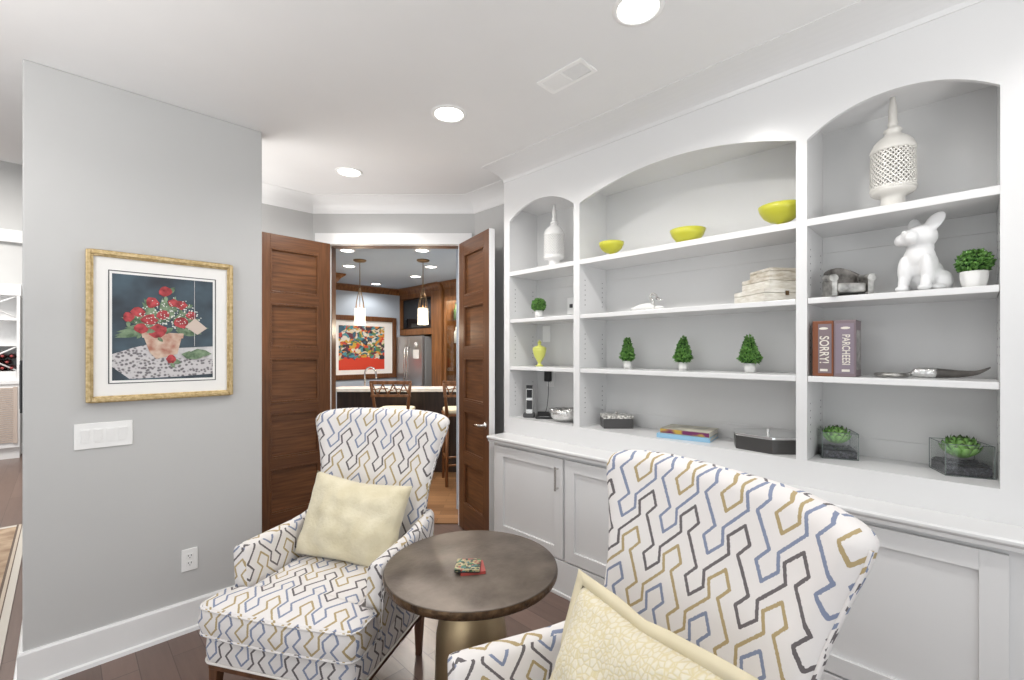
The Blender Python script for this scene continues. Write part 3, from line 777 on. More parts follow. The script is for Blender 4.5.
    for sx in (-1, 1):
        for fy, sp in ((-.373, -.008), (.205, -.02)):
            lg = MB(); x = sx * .322; q = .021; p = .013
            lg.rings([[(x - q, fy - q, .236), (x + q, fy - q, .236), (x + q, fy + q, .236), (x - q, fy + q, .236)],
                      [(x - q, fy - q, .19), (x + q, fy - q, .19), (x + q, fy + q, .19), (x - q, fy + q, .19)],
                      [(x - p + sx * .008, fy - p + sp, 0), (x + p + sx * .008, fy - p + sp, 0), (x + p + sx * .008, fy + p + sp, 0), (x - p + sx * .008, fy + p + sp, 0)]], smooth=False)
            lg.build('leg', M['leg'], t, .003)
    return t
ch1 = make_armchair('patterned high-back armchair by the grey wall, in front of the brown door', (.946, 2.146, 0), math.atan2(-.86, .51))
ch2 = dup(ch1, (.908, .646, 0), math.atan2(-.95, -.31) - .017, 'patterned high-back armchair in the right foreground, before the white bookcase')

def pillow(name, label, wd, ht, th, m, flange=None, seed=1, sag=0.0):
    n = 28; mb = MB(); rng = random.Random(seed)
    def grid(sg):
        vs = []
        for j in range(n + 1):
            for i in range(n + 1):
                s = -1 + 2 * i / n; q = -1 + 2 * j / n
                k = (max(0, 1 - abs(s) ** 2.6) * max(0, 1 - abs(q) ** 2.6)) ** .55
                pin = 1 - .07 * (1 - abs(q)) * abs(s) ** 2 ; pin2 = 1 - .07 * (1 - abs(s)) * abs(q) ** 2
                x = s * wd / 2 * pin; z = q * ht / 2 * pin2
                wr_ = noise.noise(Vector((s * 2.1 + seed, q * 2.1, sg * .3))) * .35 + noise.noise(Vector((s * 5 + seed, q * 3, 4))) * .16
                y = sg * th / 2 * k * (1 + wr_) 
                z -= sag * max(0, q) * (1 - s * s)
                vs.append((x, y, z))
        return vs
    for sg in (-1, 1):
        vs = grid(sg); fs = [(j * (n + 1) + i, j * (n + 1) + i + 1, (j + 1) * (n + 1) + i + 1, (j + 1) * (n + 1) + i) for j in range(n) for i in range(n)]
        mb.add(vs, fs, 0, True)
    root = None
    body = mb.build(name, m, None)
    ul = body.data.uv_layers.new(name='UVMap')
    for p in body.data.polygons:
        for li in p.loop_indices:
            c = body.data.vertices[body.data.loops[li].vertex_index].co; ul.data[li].uv = (c.x, c.z)
    tag(body, label, 'cushion')
    if flange:
        fl = MB(); pts = []
        g = grid(1)
        idx = [i for i in range(n)] + [j * (n + 1) + n for j in range(n)] + [n * (n + 1) + n - i for i in range(n)] + [(n - j) * (n + 1) for j in range(n)]
        inn = [Vector((g[i][0] * .985, 0, g[i][2] * .985)) for i in idx]; out = []
        for k_, i in enumerate(idx):
            v = Vector((g[i][0], 0, g[i][2])); s = v.x / (wd / 2); q = v.z / (ht / 2)
            o = Vector((v.x + math.copysign(flange * min(1, max(0, (abs(s) - .80) / .15)), v.x), .008 * noise.noise(Vector((s * 3, q * 3, 9))), v.z + math.copysign(flange * min(1, max(0, (abs(q) - .80) / .15)), v.z)))
            out.append(o)
        N_ = len(idx); vs = []
        for a, b_ in zip(inn, out): vs += [a + Vector((0, -.004, 0)), b_ + Vector((0, -.003, 0)), b_ + Vector((0, .003, 0)), a + Vector((0, .004, 0))]
        fs = []
        for k in range(N_):
            k2 = (k + 1) % N_
            for e in range(4): fs.append((k * 4 + e, k * 4 + (e + 1) % 4, k2 * 4 + (e + 1) % 4, k2 * 4 + e))
        fl.add(vs, fs, 0, True); fl.build('flange', M['flange'], body)
    return body
def place_on_chair(o, ch, lx, ly, lz, tilt, roll, yaw=0):
    o.matrix_world = Matrix.Translation(ch.location) @ Matrix.Rotation(ch.rotation_euler.z, 4, 'Z') @ Matrix.Translation((lx, ly, lz)) @ Matrix.Rotation(yaw, 4, 'Z') @ Matrix.Rotation(tilt, 4, 'X') @ Matrix.Rotation(roll, 4, 'Y')
p1 = pillow('throw_pillow', 'pale yellow rectangular cushion leaning on the far armchair by the wall', .565, .41, .19, M['pillow_plain'], None, 3, .012)
place_on_chair(p1, ch1, .01, .10, .675, math.radians(-20), math.radians(4))
p2 = pillow('throw_pillow', 'pale yellow bubble-textured cushion with a flanged edge on the near armchair', .52, .47, .17, M['pillow_bubble'], .03, 8)
place_on_chair(p2, ch2, .055, .035, .635, math.radians(-24), math.radians(-4))

# ================================================================== TABLE AND COASTERS
TZ = .65
tb = thing('side_table', 'round bronze pedestal table between the two armchairs', 'table', (1.195, 1.447, 0))
MB().lathe([(.0001, TZ), (.345, TZ), (.350, TZ - .003)], 72).build('top', M['table'], tb)
n = 72; ed = MB(); rr = []
for z, r in ((TZ - .003, .350), (TZ - .012, .352), (TZ - .026, .351), (TZ - .034, .346), (TZ - .036, .10)):
    rr.append([((r + .0025 * noise.noise(Vector((math.cos(2 * PI * k / n) * 6, math.sin(2 * PI * k / n) * 6, z * 40)))) * math.cos(2 * PI * k / n), (r) * math.sin(2 * PI * k / n), z) for k in range(n)])
ed.rings(rr, cap0=False, cap1=True).build('rim', M['table_edge'], tb)
MB().lathe([(.178, 0), (.178, .015), (.168, .04), (.156, .10), (.149, .20), (.147, .30), (.144, .37), (.134, .43), (.112, .485), (.085, .53), (.068, .56), (.066, .580), (.082, .600), (.115, .614)], 48).build('pedestal', M['pedestal'], tb)
mos = mat('mosaic', (.2, .2, .2), .35); N, L, b = nt(mos)
tc = N.new('ShaderNodeTexCoord'); vo = N.new('ShaderNodeTexVoronoi'); vo.inputs['Scale'].default_value = 95; L.new(tc.outputs['Object'], vo.inputs['Vector'])
sx = N.new('ShaderNodeSeparateColor'); L.new(vo.outputs['Color'], sx.inputs[0])
cr = N.new('ShaderNodeValToRGB'); cr.color_ramp.interpolation = 'CONSTANT'; e = cr.color_ramp.elements
e[0].color = (.012, .03, .02, 1); e[1].position = .3; e[1].color = (.35, .30, .16, 1)
for ps, c in ((.5, (.06, .16, .06, 1)), (.65, (.5, .42, .25, 1)), (.8, (.03, .16, .17, 1)), (.92, (.35, .07, .05, 1))): q = e.new(ps); q.color = c
L.new(sx.outputs[0], cr.inputs[0]); L.new(cr.outputs[0], b.inputs['Base Color'])
M['mosaic'] = mos; M['coral'] = mat('coral_lacquer', (.36, .06, .05), .4)
for k, (nm, mt, dx, dy, rz) in enumerate((('coral red square coaster at the bottom of the stack on the round table', 'coral', .014, -.008, .18), ('mosaic square coaster on top of the stack on the round table', 'mosaic', 0, 0, 0))):
    t = thing('coaster', nm, 'coaster', (1.150 + dx, 1.415 + dy, TZ + .0005 + k * .011), math.radians(-44) + rz, 'coasters on the round table')
    MB().prism(rrect(-.05, -.05, .05, .05, .006, 3), 0, .0035).build('base', M['black'] if k else M['coral'], t)
    MB().prism(rrect(-.049, -.049, .049, .049, .006, 3), .0035, .0105).build('face', M[mt], t)

# ================================================================== SHELF OBJECTS
Z1, Z2, Z3 = 2.1105, 1.7585, 1.4115
def lantern(label, loc, rb, hb, zb, spire, mt, rz=0):
    """pierced lantern: foot, lattice body, shoulder, spire"""
    t = thing('pierced_lantern', label, 'lantern', loc, rz, 'pierced white lanterns')
    f = .62 * rb
    MB().lathe([(f, 0), (f, .008), (f * .86, .016), (f * .84, zb * .62), (f * .95, zb * .74), (rb * .86, zb * .8), (rb * .98, zb * .9), (rb * 1.0, zb), (rb * .93, zb + .006), (.001, zb + .006)], 40).build('foot', mt, t)
    nn = 28; mm = int(1.8 * hb / (2 * PI * rb / nn)); lat = MB()
    def pt(a, z):
        u = (z - zb) / hb; r = rb * (1.0 - .03 * u) * (1 + .015 * math.sin(PI * u)); th = 2 * PI * a / nn
        return (r * math.cos(th), r * math.sin(th), z)
    dz = hb / mm
    for j in range(-1, mm):
        for i in range(nn):
            off = .5 if j % 2 else 0
            cx, cz = i + off, zb + (j + 1) * dz
            cor = [(cx - .5, cz), (cx, cz - dz), (cx + .5, cz), (cx, cz + dz)]
            if cz - dz < zb - 1e-6 or cz + dz > zb + hb + 1e-6: 
                continue
            inn = [(cx + (a - cx) * .60, cz + (z - cz) * .60) for a, z in cor]
            vs = [pt(*q) for q in cor] + [pt(*q) for q in inn]
            lat.add(vs, [(k, (k + 1) % 4, 4 + (k + 1) % 4, 4 + k) for k in range(4)], 0, False)
    lo = lat.build('lattice_body', mt, t); sd = lo.modifiers.new('thick', 'SOLIDIFY'); sd.thickness = .006; sd.offset = -1
    MB().lathe([(rb * 1.01, zb), (rb * 1.03, zb + .004), (rb * 1.01, zb + .010), (rb * .985, zb + .012)], 40, cap=False).build('lower_band', mt, t)
    zt = zb + hb; r1 = rb * .985
    MB().lathe([(r1 * .96, zt - .008), (r1 * 1.02, zt - .004), (r1 * 1.02, zt + .004), (r1 * .97, zt + .016), (r1 * .86, zt + .034), (r1 * .68, zt + .050), (r1 * .45, zt + .062), (r1 * .36, zt + .070), (r1 * .35, zt + .078), (r1 * .42, zt + .083), (r1 * .40, zt + .090), (r1 * .26, zt + .098), (r1 * .20, zt + .104),
                (r1 * .22, zt + .11), (r1 * .24, zt + .115), (r1 * .20, zt + .125), (r1 * .19, zt + .13 + spire * .5), (r1 * .10, zt + .13 + spire), (.0005, zt + .134 + spire)], 36).build('dome_and_spire', mt, t)
    return t
lantern('cream pierced lantern with a spire, on the top shelf of the right bay', (2.49, .238, Z1), .077, .165, .088, .100, M['cream_ceramic'])
lantern('white pierced lantern with a spire, on the top shelf of the left bay', (2.50, 2.105, Z1), .074, .160, .080, .085, M['ceramic'])

def compote(label, loc, r, h, foot=True):
    t = tag(MB().lathe([(.0001, 0), (r * .26, 0), (r * .26, .005), (r * .15, .012), (r * .14, h * .20), (r * .20, h * .25), (r * .50, h * .34), (r * .76, h * .52), (r * .92, h * .76), (r, h), (r * .965, h), (r * .88, h * .78), (r * .70, h * .55), (r * .4, h * .41), (.0001, h * .36)] if foot else
               [(.0001, 0), (r * .36, 0), (r * .40, .004), (r * .62, h * .22), (r * .88, h * .62), (r, h), (r * .965, h), (r * .85, h * .64), (r * .58, h * .26), (.0001, .012)], 40).build('bowl', M['yellow'], None), label, 'bowl', 'yellow bowls on the top shelf')
    t.location = loc; return t
compote('smallest yellow footed bowl at the left end of the middle bay top shelf', (2.44, 1.588, Z1), .078, .088)
compote('low yellow bowl without a stem, in the middle of the middle bay top shelf', (2.46, 1.110, Z1), .094, .080, False)
compote('large yellow footed bowl at the right end of the middle bay top shelf', (2.46, .650, Z1), .098, .108)

def leaves(mb, pts, size, rng, mi=0):
    for p, nrm in pts:
        nrm = Vector(nrm).normalized(); t = nrm.cross(Vector((rng.uniform(-1, 1), rng.uniform(-1, 1), rng.uniform(-1, 1)))).normalized()
        b = nrm.cross(t); l = size * rng.uniform(.7, 1.25); wd = l * .55
        d = (t * rng.uniform(.3, 1) + nrm * rng.uniform(.2, 1)).normalized(); sd = d.cross(nrm).normalized() if d.cross(nrm).length > .05 else b
        q = Vector(p); up = nrm * l * .12
        mb.add([q, q + d * l * .5 + sd * wd * .5 + up, q + d * l, q + d * l * .5 - sd * wd * .5 + up], [(0, 1, 2, 3)], mi, False)
def topiary(label, loc, kind, hh, rr, pot_r, pot_h, seed, pot='plain', lean=0.0):
    t = thing('potted_topiary', label, 'plant', loc, seed, 'small potted topiaries')
    if pot == 'plain':
        MB().lathe([(.0001, 0), (pot_r * .86, 0), (pot_r, pot_h), (pot_r * .9, pot_h), (pot_r * .85, pot_h - .008), (.0001, pot_h - .008)], 24).build('pot', M['ceramic'], t)
    else:
        rings = []; n = 40
        for z, r in ((0, .78), (.1, .84), (.3, .93), (.55, 1.0), (.8, 1.04), (.93, 1.05), (1, 1.03), (1, .95), (.85, .9)):
            rings.append([(pot_r * r * (1 + (.05 * math.sin(k * 2 * PI / n * 7) * math.sin(z * PI)))* math.cos(2 * PI * k / n), pot_r * r * (1 + (.05 * math.sin(k * 2 * PI / n * 7) * math.sin(z * PI))) * math.sin(2 * PI * k / n), pot_h * z) for k in range(n)])
        MB().rings(rings).build('pot', M['ceramic'], t)
    rng = random.Random(seed); mb = MB(); pts = []
    if kind == 'cone':
        core = MB().lathe([(rr * .55, pot_h - .004), (rr * .85, pot_h + hh * .15), (rr * .72, pot_h + hh * .4), (rr * .4, pot_h + hh * .75), (.002, pot_h + hh * .95)], 14)
        for k in range(900):
            u = 1 - math.sqrt(rng.random()) if rng.random() < .8 else rng.random(); a = rng.uniform(0, 2 * PI)
            r = rr * (min(1, .62 + 2.6 * u) if u < .15 else (1.0 - .95 * ((u - .15) / .85) ** 1.1)); r *= rng.uniform(.82, 1.06)
            pts.append(((r * math.cos(a) + lean * u * u, r * math.sin(a), pot_h + hh * u), (math.cos(a), math.sin(a), .5)))
    else:
        core = MB().ellipsoid((0, 0, pot_h + hh * .45), (rr * .86, rr * .86, hh * .46), 16, 8)
        for k in range(1000):
            v = Vector((rng.gauss(0, 1), rng.gauss(0, 1), rng.gauss(0, 1))).normalized()
            q = rng.uniform(.88, 1.06); pts.append(((v.x * rr * q, v.y * rr * q, pot_h + hh * .45 + v.z * hh * .5 * q), tuple(v)))
    core.add([(0, 0, pot_h - .01)], [], 0)
    leaves(mb, [(q_, n_) for q_, n_ in pts if q_[2] > pot_h + .003], .019 if kind == 'cone' else .015, rng)
    fo = mb.build('foliage', M['leaf'], t, fix=False); core.build('foliage_core', M['leaf_dark'], t)
    return t
topiary('cone topiary in a white pot at the left of the middle bay plant shelf', (2.54, 1.535, Z3), 'cone', .142, .036, .026, .050, 1)
topiary('fuller cone topiary in a white pot, central on the middle bay plant shelf', (2.53, 1.168, Z3), 'cone', .138, .042, .027, .048, 2)
topiary('bent-tipped cone topiary in a white pot, right on the middle bay plant shelf', (2.52, .808, Z3), 'cone', .138, .044, .028, .048, 3, lean=.015)
topiary('small round green plant in a white pot on the upper-middle shelf of the left bay', (2.47, 2.225, Z2), 'ball', .085, .045, .029, .060, 4)
topiary('round green plant in a ribbed white pot beside the white dog statue', (2.47, -.003, Z2), 'ball', .078, .044, .038, .066, 5, 'face')

ur = thing('lidded_urn', 'lime yellow lidded urn on the lower shelf of the left bay', 'urn', (2.50, 2.245, Z3))
MB().lathe([(.0001, 0), (.028, 0), (.029, .006), (.014, .014), (.010, .026), (.018, .036), (.040, .075), (.050, .115), (.051, .128), (.046, .132), (.0001, .132)], 32).build('body', M['lime'], ur)
MB().lathe([(.052, .131), (.050, .137), (.030, .146), (.012, .154), (.009, .160), (.015, .168), (.013, .178), (.004, .190), (.0005, .196)], 32).build('lid', M['lime'], ur)

# ---- phone and dock
ph = thing('cordless_phone', 'black and silver cordless phone standing in its cradle in the left bay', 'phone', (2.475, 2.325, ZR + .0005), math.radians(-50))
ph.scale = (1.15, 1.15, 1.22)
MB().prism(rrect(-.038, -.045, .038, .045, .014, 4), 0, .022).build('cradle', M['dark'], ph, .004)
hs = MB(); hs.prism(rrect(-.024, -.012, .024, .012, .008, 3), 0, .175); ho = hs.build('handset', M['silver'], ph, .003); ho.location = (0, .004, .014); ho.rotation_euler = (math.radians(-9), 0, 0)
MB().box((-.019, -.0135, .03), (.019, -.012, .085)).build('keypad', M['black'], ho, .001)
MB().box((-.021, -.0138, .155), (.021, .0125, .178)).build('earpiece', M['black'], ho, .001)
MB().box((-.018, -.0138, .100), (.018, -.012, .150)).build('display', M['screen'], ho)
dk = thing('phone_base', 'flat black telephone base with a plugged cable in the left bay', 'phone base', (2.505, 2.205, ZR + .0005), math.radians(-48))
dk.scale = (1.15, 1.15, 1.15)
MB().prism(rrect(-.055, -.045, .055, .045, .012, 4), 0, .014).add([(-.045, -.03, .014), (.045, -.03, .014), (.045, .03, .014), (-.045, .03, .014), (-.04, -.02, .020), (.04, -.02, .020), (.04, .03, .038), (-.04, .03, .038)], [(4, 5, 6, 7), (0, 1, 5, 4), (1, 2, 6, 5), (2, 3, 7, 6), (3, 0, 4, 7)]).build('body', M['black'], dk, .002)
MB().box((-.03, -.04, .0138), (.03, -.03, .0155)).build('trim_strip', M['silver'], dk)
def plate(name, loc, label, sock=None):
    t = thing(name, label, 'wall plate', loc, -PI / 2, None)
    MB().box((-.038, -.006, -.062), (.038, 0, .062)).build('plate', M['white_plastic'], t, .003)
    if sock: MB().box((-.014, -.010, -.014), (.014, -.005, .014)).build('jack', M['dark'], t, .002)
    else: MB().box((-.017, -.008, -.034), (.017, -.005, .034)).build('insert', M['white_plastic'], t, .001)
    return t
plate('wall_plate', (BX, 2.318, 1.655), 'white blank wall plate on the back panel above the lime urn')
plate('wall_plate', (BX, 2.075, 1.855), 'white wall plate with a dark jack on the back panel beside the small round plant', True)
outlet_fn('wall_outlet', (BX, 2.275, 1.31), -PI / 2, 'white outlet on the bookcase back behind the black plug adapter')
ad = thing('plug_adapter', 'black plug adapter with a hanging cable in the left bay outlet', 'adapter', (BX - .009, 2.283, 1.325))
MB().box((-.035, -.026, -.035), (0, .026, .05)).build('body', M['black'], ad, .006)
MB().tube(catmull([(-.02, -.005, -.035), (-.03, -.015, -.12), (-.05, -.02, -.22), (-.09, -.035, -.265), (-.115, -.048, -.262)], 6), .0025, 6).build('cable', M['black'], ad)
gb = MB(); n = 40; rr = []
for z, r in ((0, .055), (.01, .075), (.03, .096), (.055, .108), (.085, .113), (.085, .104), (.055, .099), (.03, .086), (.016, .05)):
    rr.append([((r + .005 * noise.noise(Vector((math.cos(k * 2 * PI / n) * 4, math.sin(k * 2 * PI / n) * 4, z * 30)))) * math.cos(k * 2 * PI / n), (r + .005 * noise.noise(Vector((math.cos(k * 2 * PI / n) * 4, math.sin(k * 2 * PI / n) * 4, z * 30)))) * math.sin(k * 2 * PI / n), z + .004 * noise.noise(Vector((k * .7, 3, z * 20))) * (1 if z > .02 else 0)) for k in range(n)])
M['hammered'] = add_noise(mat('hammered_silver', (.8, .8, .79), .16, 1.0), (.62, .62, .61), (.9, .9, .89), 20, 3, bump=1.0, bscale=45)
gbo = gb.rings(rr).build('bowl', M['hammered'], None); gbo.location = (2.50, 2.005, ZR + .0005); tag(gbo, 'hammered silver bowl beside the phone in the left bay', 'bowl')

# ---- middle bay
bd = thing('bird_figurine', 'white swan-like bird with a curled metal neck on the middle bay shelf', 'figurine', (2.47, 1.365, Z2), math.radians(-96))
b_ = MB(); rr = []
for u, hw, hz in ((-.115, .002, .004), (-.10, .012, .012), (-.075, .030, .022), (-.03, .044, .030), (.015, .040, .032), (.045, .020, .026), (.055, .004, .012)):
    rr.append([(u, hw * math.cos(2 * PI * k / 16), max(0, hz * .75 + hz * .8 * math.sin(2 * PI * k / 16)) + (.012 if u < -.09 else 0)) for k in range(16)])
b_.rings(rr).build('body', M['ceramic'], bd)
MB().tube(catmull([(.03, 0, .030), (.045, 0, .055), (.028, 0, .082), (.045, 0, .100), (.068, 0, .088), (.072, 0, .070)], 6), [.010 - .0002 * i for i in range(31)], 10).build('neck', M['silver'], bd)
MB().tube([(.070, 0, .073), (.088, 0, .063), (.112, 0, .060)], [.010, .007, .002], 10).build('beak', M['silver'], bd)
nb = MB(); nb.ellipsoid((.085, 0, .014), (.030, .024, .0138), 14, 8); nb.build('foot', M['ceramic'], bd)
def wbox(label, loc, sx_, sy_, h, rz, mt, latch=False):
    t = thing('wooden_box', label, 'box', loc, rz, 'stacked whitewashed boxes')
    MB().box((-sx_ / 2, -sy_ / 2, 0), (sx_ / 2, sy_ / 2, h * .62)).build('body', M[mt], t, .003)
    MB().box((-sx_ / 2, -sy_ / 2, h * .64), (sx_ / 2, sy_ / 2, h)).build('lid', M['worn' if not latch else mt], t, .003)
    if latch: MB().box((-.008, -sy_ / 2 - .004, h * .45), (.008, -sy_ / 2, h * .78)).build('latch', M['bronze'], t)
    return t
wbox('widest whitewashed wooden box at the bottom of the three stacked boxes', (2.520, .715, Z2), .23, .24, .064, math.radians(-38), 'whitewash', True)
wbox('middle box of the three stacked whitewashed wooden boxes', (2.524, .706, Z2 + .065), .19, .20, .058, math.radians(-36), 'whitewash')
wbox('smallest worn-lidded box on top of the three stacked wooden boxes', (2.526, .700, Z2 + .124), .15, .16, .042, math.radians(-40), 'worn')
db = thing('keepsake_box', 'small dark box with a silver lid at the left of the middle bay counter', 'box', (2.535, 1.612, ZR + .0005), math.radians(-45))
MB().box((-.092, -.06, 0), (.092, .06, .062)).build('body', M['charcoal'], db, .003)
lo = MB().box((-.094, -.062, .062), (.094, .062, .082)).build('lid', M['shell'], db, .002)
MB().lathe([(.005, .082), (.004, .088), (.009, .094), (.007, .100), (.001, .102)], 14).build('knob', M['silver'], lo)
bkA = thing('book', 'light blue book at the bottom of the pair lying on the bay counter', 'book', (2.525, 1.14, ZR + .0005), math.radians(-80), 'books lying on the counter')
def book(t, sx_, sy_, h, cov, pages):
    MB().box((-sx_ / 2, -sy_ / 2, 0), (sx_ / 2, sy_ / 2, .003)).box((-sx_ / 2, -sy_ / 2, h - .003), (sx_ / 2, sy_ / 2, h)).box((-sx_ / 2, -sy_ / 2, .003), (sx_ / 2, -sy_ / 2 + .003, h - .003)).build('cover', cov, t)
    MB().box((-sx_ / 2 + .004, -sy_ / 2 + .003, .003), (sx_ / 2 - .004, sy_ / 2 - .005, h - .003)).build('pages', pages, t)
M['pages'] = add_noise(mat('page_edges', (.75, .72, .65), .8), (.66, .62, .54), (.8, .78, .72), 4, 2, (1, 1, 300))
M['blue_cover'] = mat('light_blue_cover', (.28, .50, .68), .4)
M['photo_cover'] = add_noise(mat('photo_cover', (.5, .5, .4), .35), (.16, .15, .12), (.66, .63, .50), 9, 3)
M['spine'] = add_noise(mat('coloured_spine', (.4, .2, .2), .4), (.55, .36, .06), (.16, .02, .10), 9, 1, (1, 1, 1), lo=.44, hi=.52)
book(bkA, .285, .205, .024, M['blue_cover'], M['pages'])
bkB = thing('book', 'photo-covered book with a dark red and orange spine, on top of the pair', 'book', (2.532, 1.132, ZR + .025), math.radians(-83), 'books lying on the counter')
book(bkB, .265, .19, .027, M['photo_cover'], M['pages'])
MB().box((-.132, -.0965, .003), (.132, -.0951, .024)).build('spine_print', M['spine'], bkB)
hx = thing('hexagonal_box', 'dark hexagonal box with a mirrored lid, at the right of the bay counter', 'box', (2.515, .722, ZR + .0005), math.radians(5))
hexp = [(.138 * math.cos(PI / 3 * k + .25), .175 * math.sin(PI / 3 * k + .25)) for k in range(6)]
MB().prism(hexp, 0, .066).build('body', M['charcoal'], hx, .002)
lid = MB().prism([(x * 1.01, y * 1.01) for x, y in hexp], .067, .080).build('lid', M['mirror'], hx, .002)
MB().box((-.006, -.006, .080), (.006, .006, .10)).build('knob', M['silver'], lid, .002)

# ---- right bay
mc = thing('miniature_armchair', 'small dark pewter armchair ornament in the right bay', 'ornament', (2.450, .402, Z2), math.radians(-54))
mc.scale = (1.22, 1.1, 1.15)
b_ = MB(); rr = []; nn = 18                            # barrel back
for z in [0, .03, .06, .09]:
    pass
prof2 = []
out_, in_ = [], []
for k in range(nn + 1):
    a = PI * k / nn; out_.append((.062 * math.cos(a), .055 * math.sin(a))); in_.append((.046 * math.cos(a), .038 * math.sin(a)))
for k in range(nn):
    hA = .082 + .038 * math.sin(PI * k / nn) ** 1.2; hB = .082 + .038 * math.sin(PI * (k + 1) / nn) ** 1.2
    o0, o1, i0, i1 = out_[k], out_[k + 1], in_[k], in_[k + 1]
    b_.add([(*o0, .006), (*o1, .006), (*i1, .006), (*i0, .006), (*o0, hA), (*o1, hB), (*i1, hB), (*i0, hA)], [(0, 1, 2, 3), (4, 5, 6, 7), (0, 1, 5, 4), (2, 3, 7, 6), (1, 2, 6, 5), (3, 0, 4, 7)], 0, False)
b_.build('backrest', M['pewter_dark'], mc, .003)
MB().box((-.046, -.062, .012), (.046, .035, .048)).build('seat', M['pewter'], mc, .008)
for sg in (-1, 1):
    a_ = MB(); pts = []
    a_.box((sg * .048, -.066, 0), (sg * .066, .01, .060))
    a_.tube([(sg * .060, -.068, .066), (sg * .060, -.02, .068), (sg * .058, .01, .078)], [.015, .014, .010], 14)
    a_.build('arm', M['pewter'], mc, .002)
for sx_ in (-1, 1):
    for sy_ in (-.056, .03): MB().lathe([(.007, 0), (.010, .012)], 10, (sx_ * .05, sy_, 0)).build('foot', M['pewter_dark'], mc)

dg = MB()
def E3(c, r, rx=0, ry=0, rz=0):
    dg.ellipsoid(c, r, 22, 14, 0, Matrix.Rotation(rz, 3, 'Z') @ Matrix.Rotation(ry, 3, 'Y') @ Matrix.Rotation(rx, 3, 'X'))
# seated bulldog: faces -y; x across
E3((0, .035, .075), (.060, .068, .075)); E3((0, .0, .115), (.056, .055, .075), .25); E3((0, -.018, .145), (.054, .048, .055)); E3((0, -.01, .185), (.046, .044, .04))
for sg in (-1, 1):
    E3((sg * .055, .045, .045), (.030, .052, .045)); E3((sg * .058, .0, .015), (.020, .040, .0149))
    E3((sg * .038, -.048, .085), (.023, .024, .07), .10); E3((sg * .038, -.058, .035), (.018, .019, .036)); E3((sg * .038, -.070, .013), (.022, .030, .0129))
E3((.0, .098, .022), (.018, .02, .016))
head = []
def HE(c, r, rx=0, ry=0, rz=0):
    Rm = Matrix.Rotation(math.radians(-30), 3, 'Z') @ Matrix.Rotation(math.radians(-16), 3, 'X')
    p = Rm @ Vector(c) + Vector((0, -.012, .232)); dg.ellipsoid(p, r, 20, 12, 0, Rm @ Matrix.Rotation(rz, 3, 'Z') @ Matrix.Rotation(ry, 3, 'Y') @ Matrix.Rotation(rx, 3, 'X'))
HE((0, 0, 0), (.063, .055, .053)); HE((0, -.036, -.012), (.046, .036, .034)); HE((-.024, -.050, -.022), (.028, .024, .027)); HE((.024, -.050, -.022), (.028, .024, .027)); HE((0, -.066, .004), (.013, .008, .009))
HE((-.026, -.036, .018), (.014, .010, .008)); HE((.026, -.036, .018), (.014, .010, .008)); HE((0, -.048, -.038), (.026, .020, .012))
HE((-.046, .000, .056), (.024, .013, .042), 0, -.34, .7); HE((.046, .005, .058), (.027, .012, .048), 0, .36, .8)
dgo = dg.build('dog_statue', M['plaster'], None, fix=False)
rm = dgo.modifiers.new('remesh', 'REMESH'); rm.mode = 'VOXEL'; rm.voxel_size = .0035; rm.use_smooth_shade = True
sm = dgo.modifiers.new('smooth', 'SMOOTH'); sm.iterations = 5; sm.factor = .5
dgo.location = (2.475, .148, Z2 + .001); dgo.rotation_euler = (0, 0, math.radians(-108)); dgo.scale = (.96, .96, .95)
tag(dgo, 'white seated bulldog statue with upright ears in the right bay', 'statue')

def text_mesh(txt, size, mt, parent, loc, rot, ext=.0006, name='lettering', squash=1.0):
    cu = bpy.data.curves.new(name, 'FONT'); cu.body = txt; cu.size = size; cu.extrude = ext; cu.align_x = 'CENTER'; cu.align_y = 'CENTER'; cu.offset = size * .012
    tmp = bpy.data.objects.new(name, cu); COL.objects.link(tmp)
    dgp = bpy.context.evaluated_depsgraph_get(); me = bpy.data.meshes.new_from_object(tmp.evaluated_get(dgp))
    bpy.data.objects.remove(tmp)
    me.materials.clear(); me.materials.append(mt)
    o = bpy.data.objects.new(name, me); COL.objects.link(o); o.parent = parent; o.location = loc; o.rotation_euler = rot; o.scale = (1, squash, 1)
    return o
def game(label, loc, rz, txt, cA, cB, size, sq):
    t = thing('boxed_game', label, 'game', loc, rz, 'bookshelf board games')
    W, Dp, Hh = .078, .125, .243
    MB().box((-W / 2, -Dp / 2, 0), (W / 2, Dp / 2, Hh)).build('box', cA, t, .003)
    fr_ = MB().box((-W / 2 + (.022 if cA == M['rust'] else .007), -Dp / 2 - .001, .014), (W / 2 - .007, -Dp / 2, Hh - .014)); fr_.build('spine_panel', cB, t)
    text_mesh(txt, size, M['ivory_ink'], t, (.004, -Dp / 2 - .0012, .116), (PI / 2, PI / 2, 0), squash=sq)
    em = MB().ellipsoid((.003, -Dp / 2 - .0006, Hh - .034), (.019, .001, .006), 18, 6)
    em.build('emblem', M['ivory_ink'], t)
    MB().box((-.010, -Dp / 2 - .0014, .022), (.018, -Dp / 2, .032)).build('band', M['ivory_ink'], t)
    return t
M['ivory_ink'] = mat('ivory_ink', (.74, .70, .62), .5)
M['plum'] = mat('plum_board', (.20, .15, .165), .45); M['mauve'] = mat('mauve_board', (.23, .185, .225), .45)
M['rust'] = mat('rust_board', (.20, .06, .02), .45)
g1 = game('brown and plum game box with ivory SORRY! lettering, standing at the left', (2.437, .464, Z3), -PI / 2, 'SORRY!', M['rust'], M['plum'], .036, 1.35)
g2 = game('mauve game box with ivory PARCHEESI lettering, standing beside the other game', (2.437, .464 - .0785, Z3), -PI / 2, 'PARCHEESI', M['plum'], M['mauve'], .0268, 1.45)
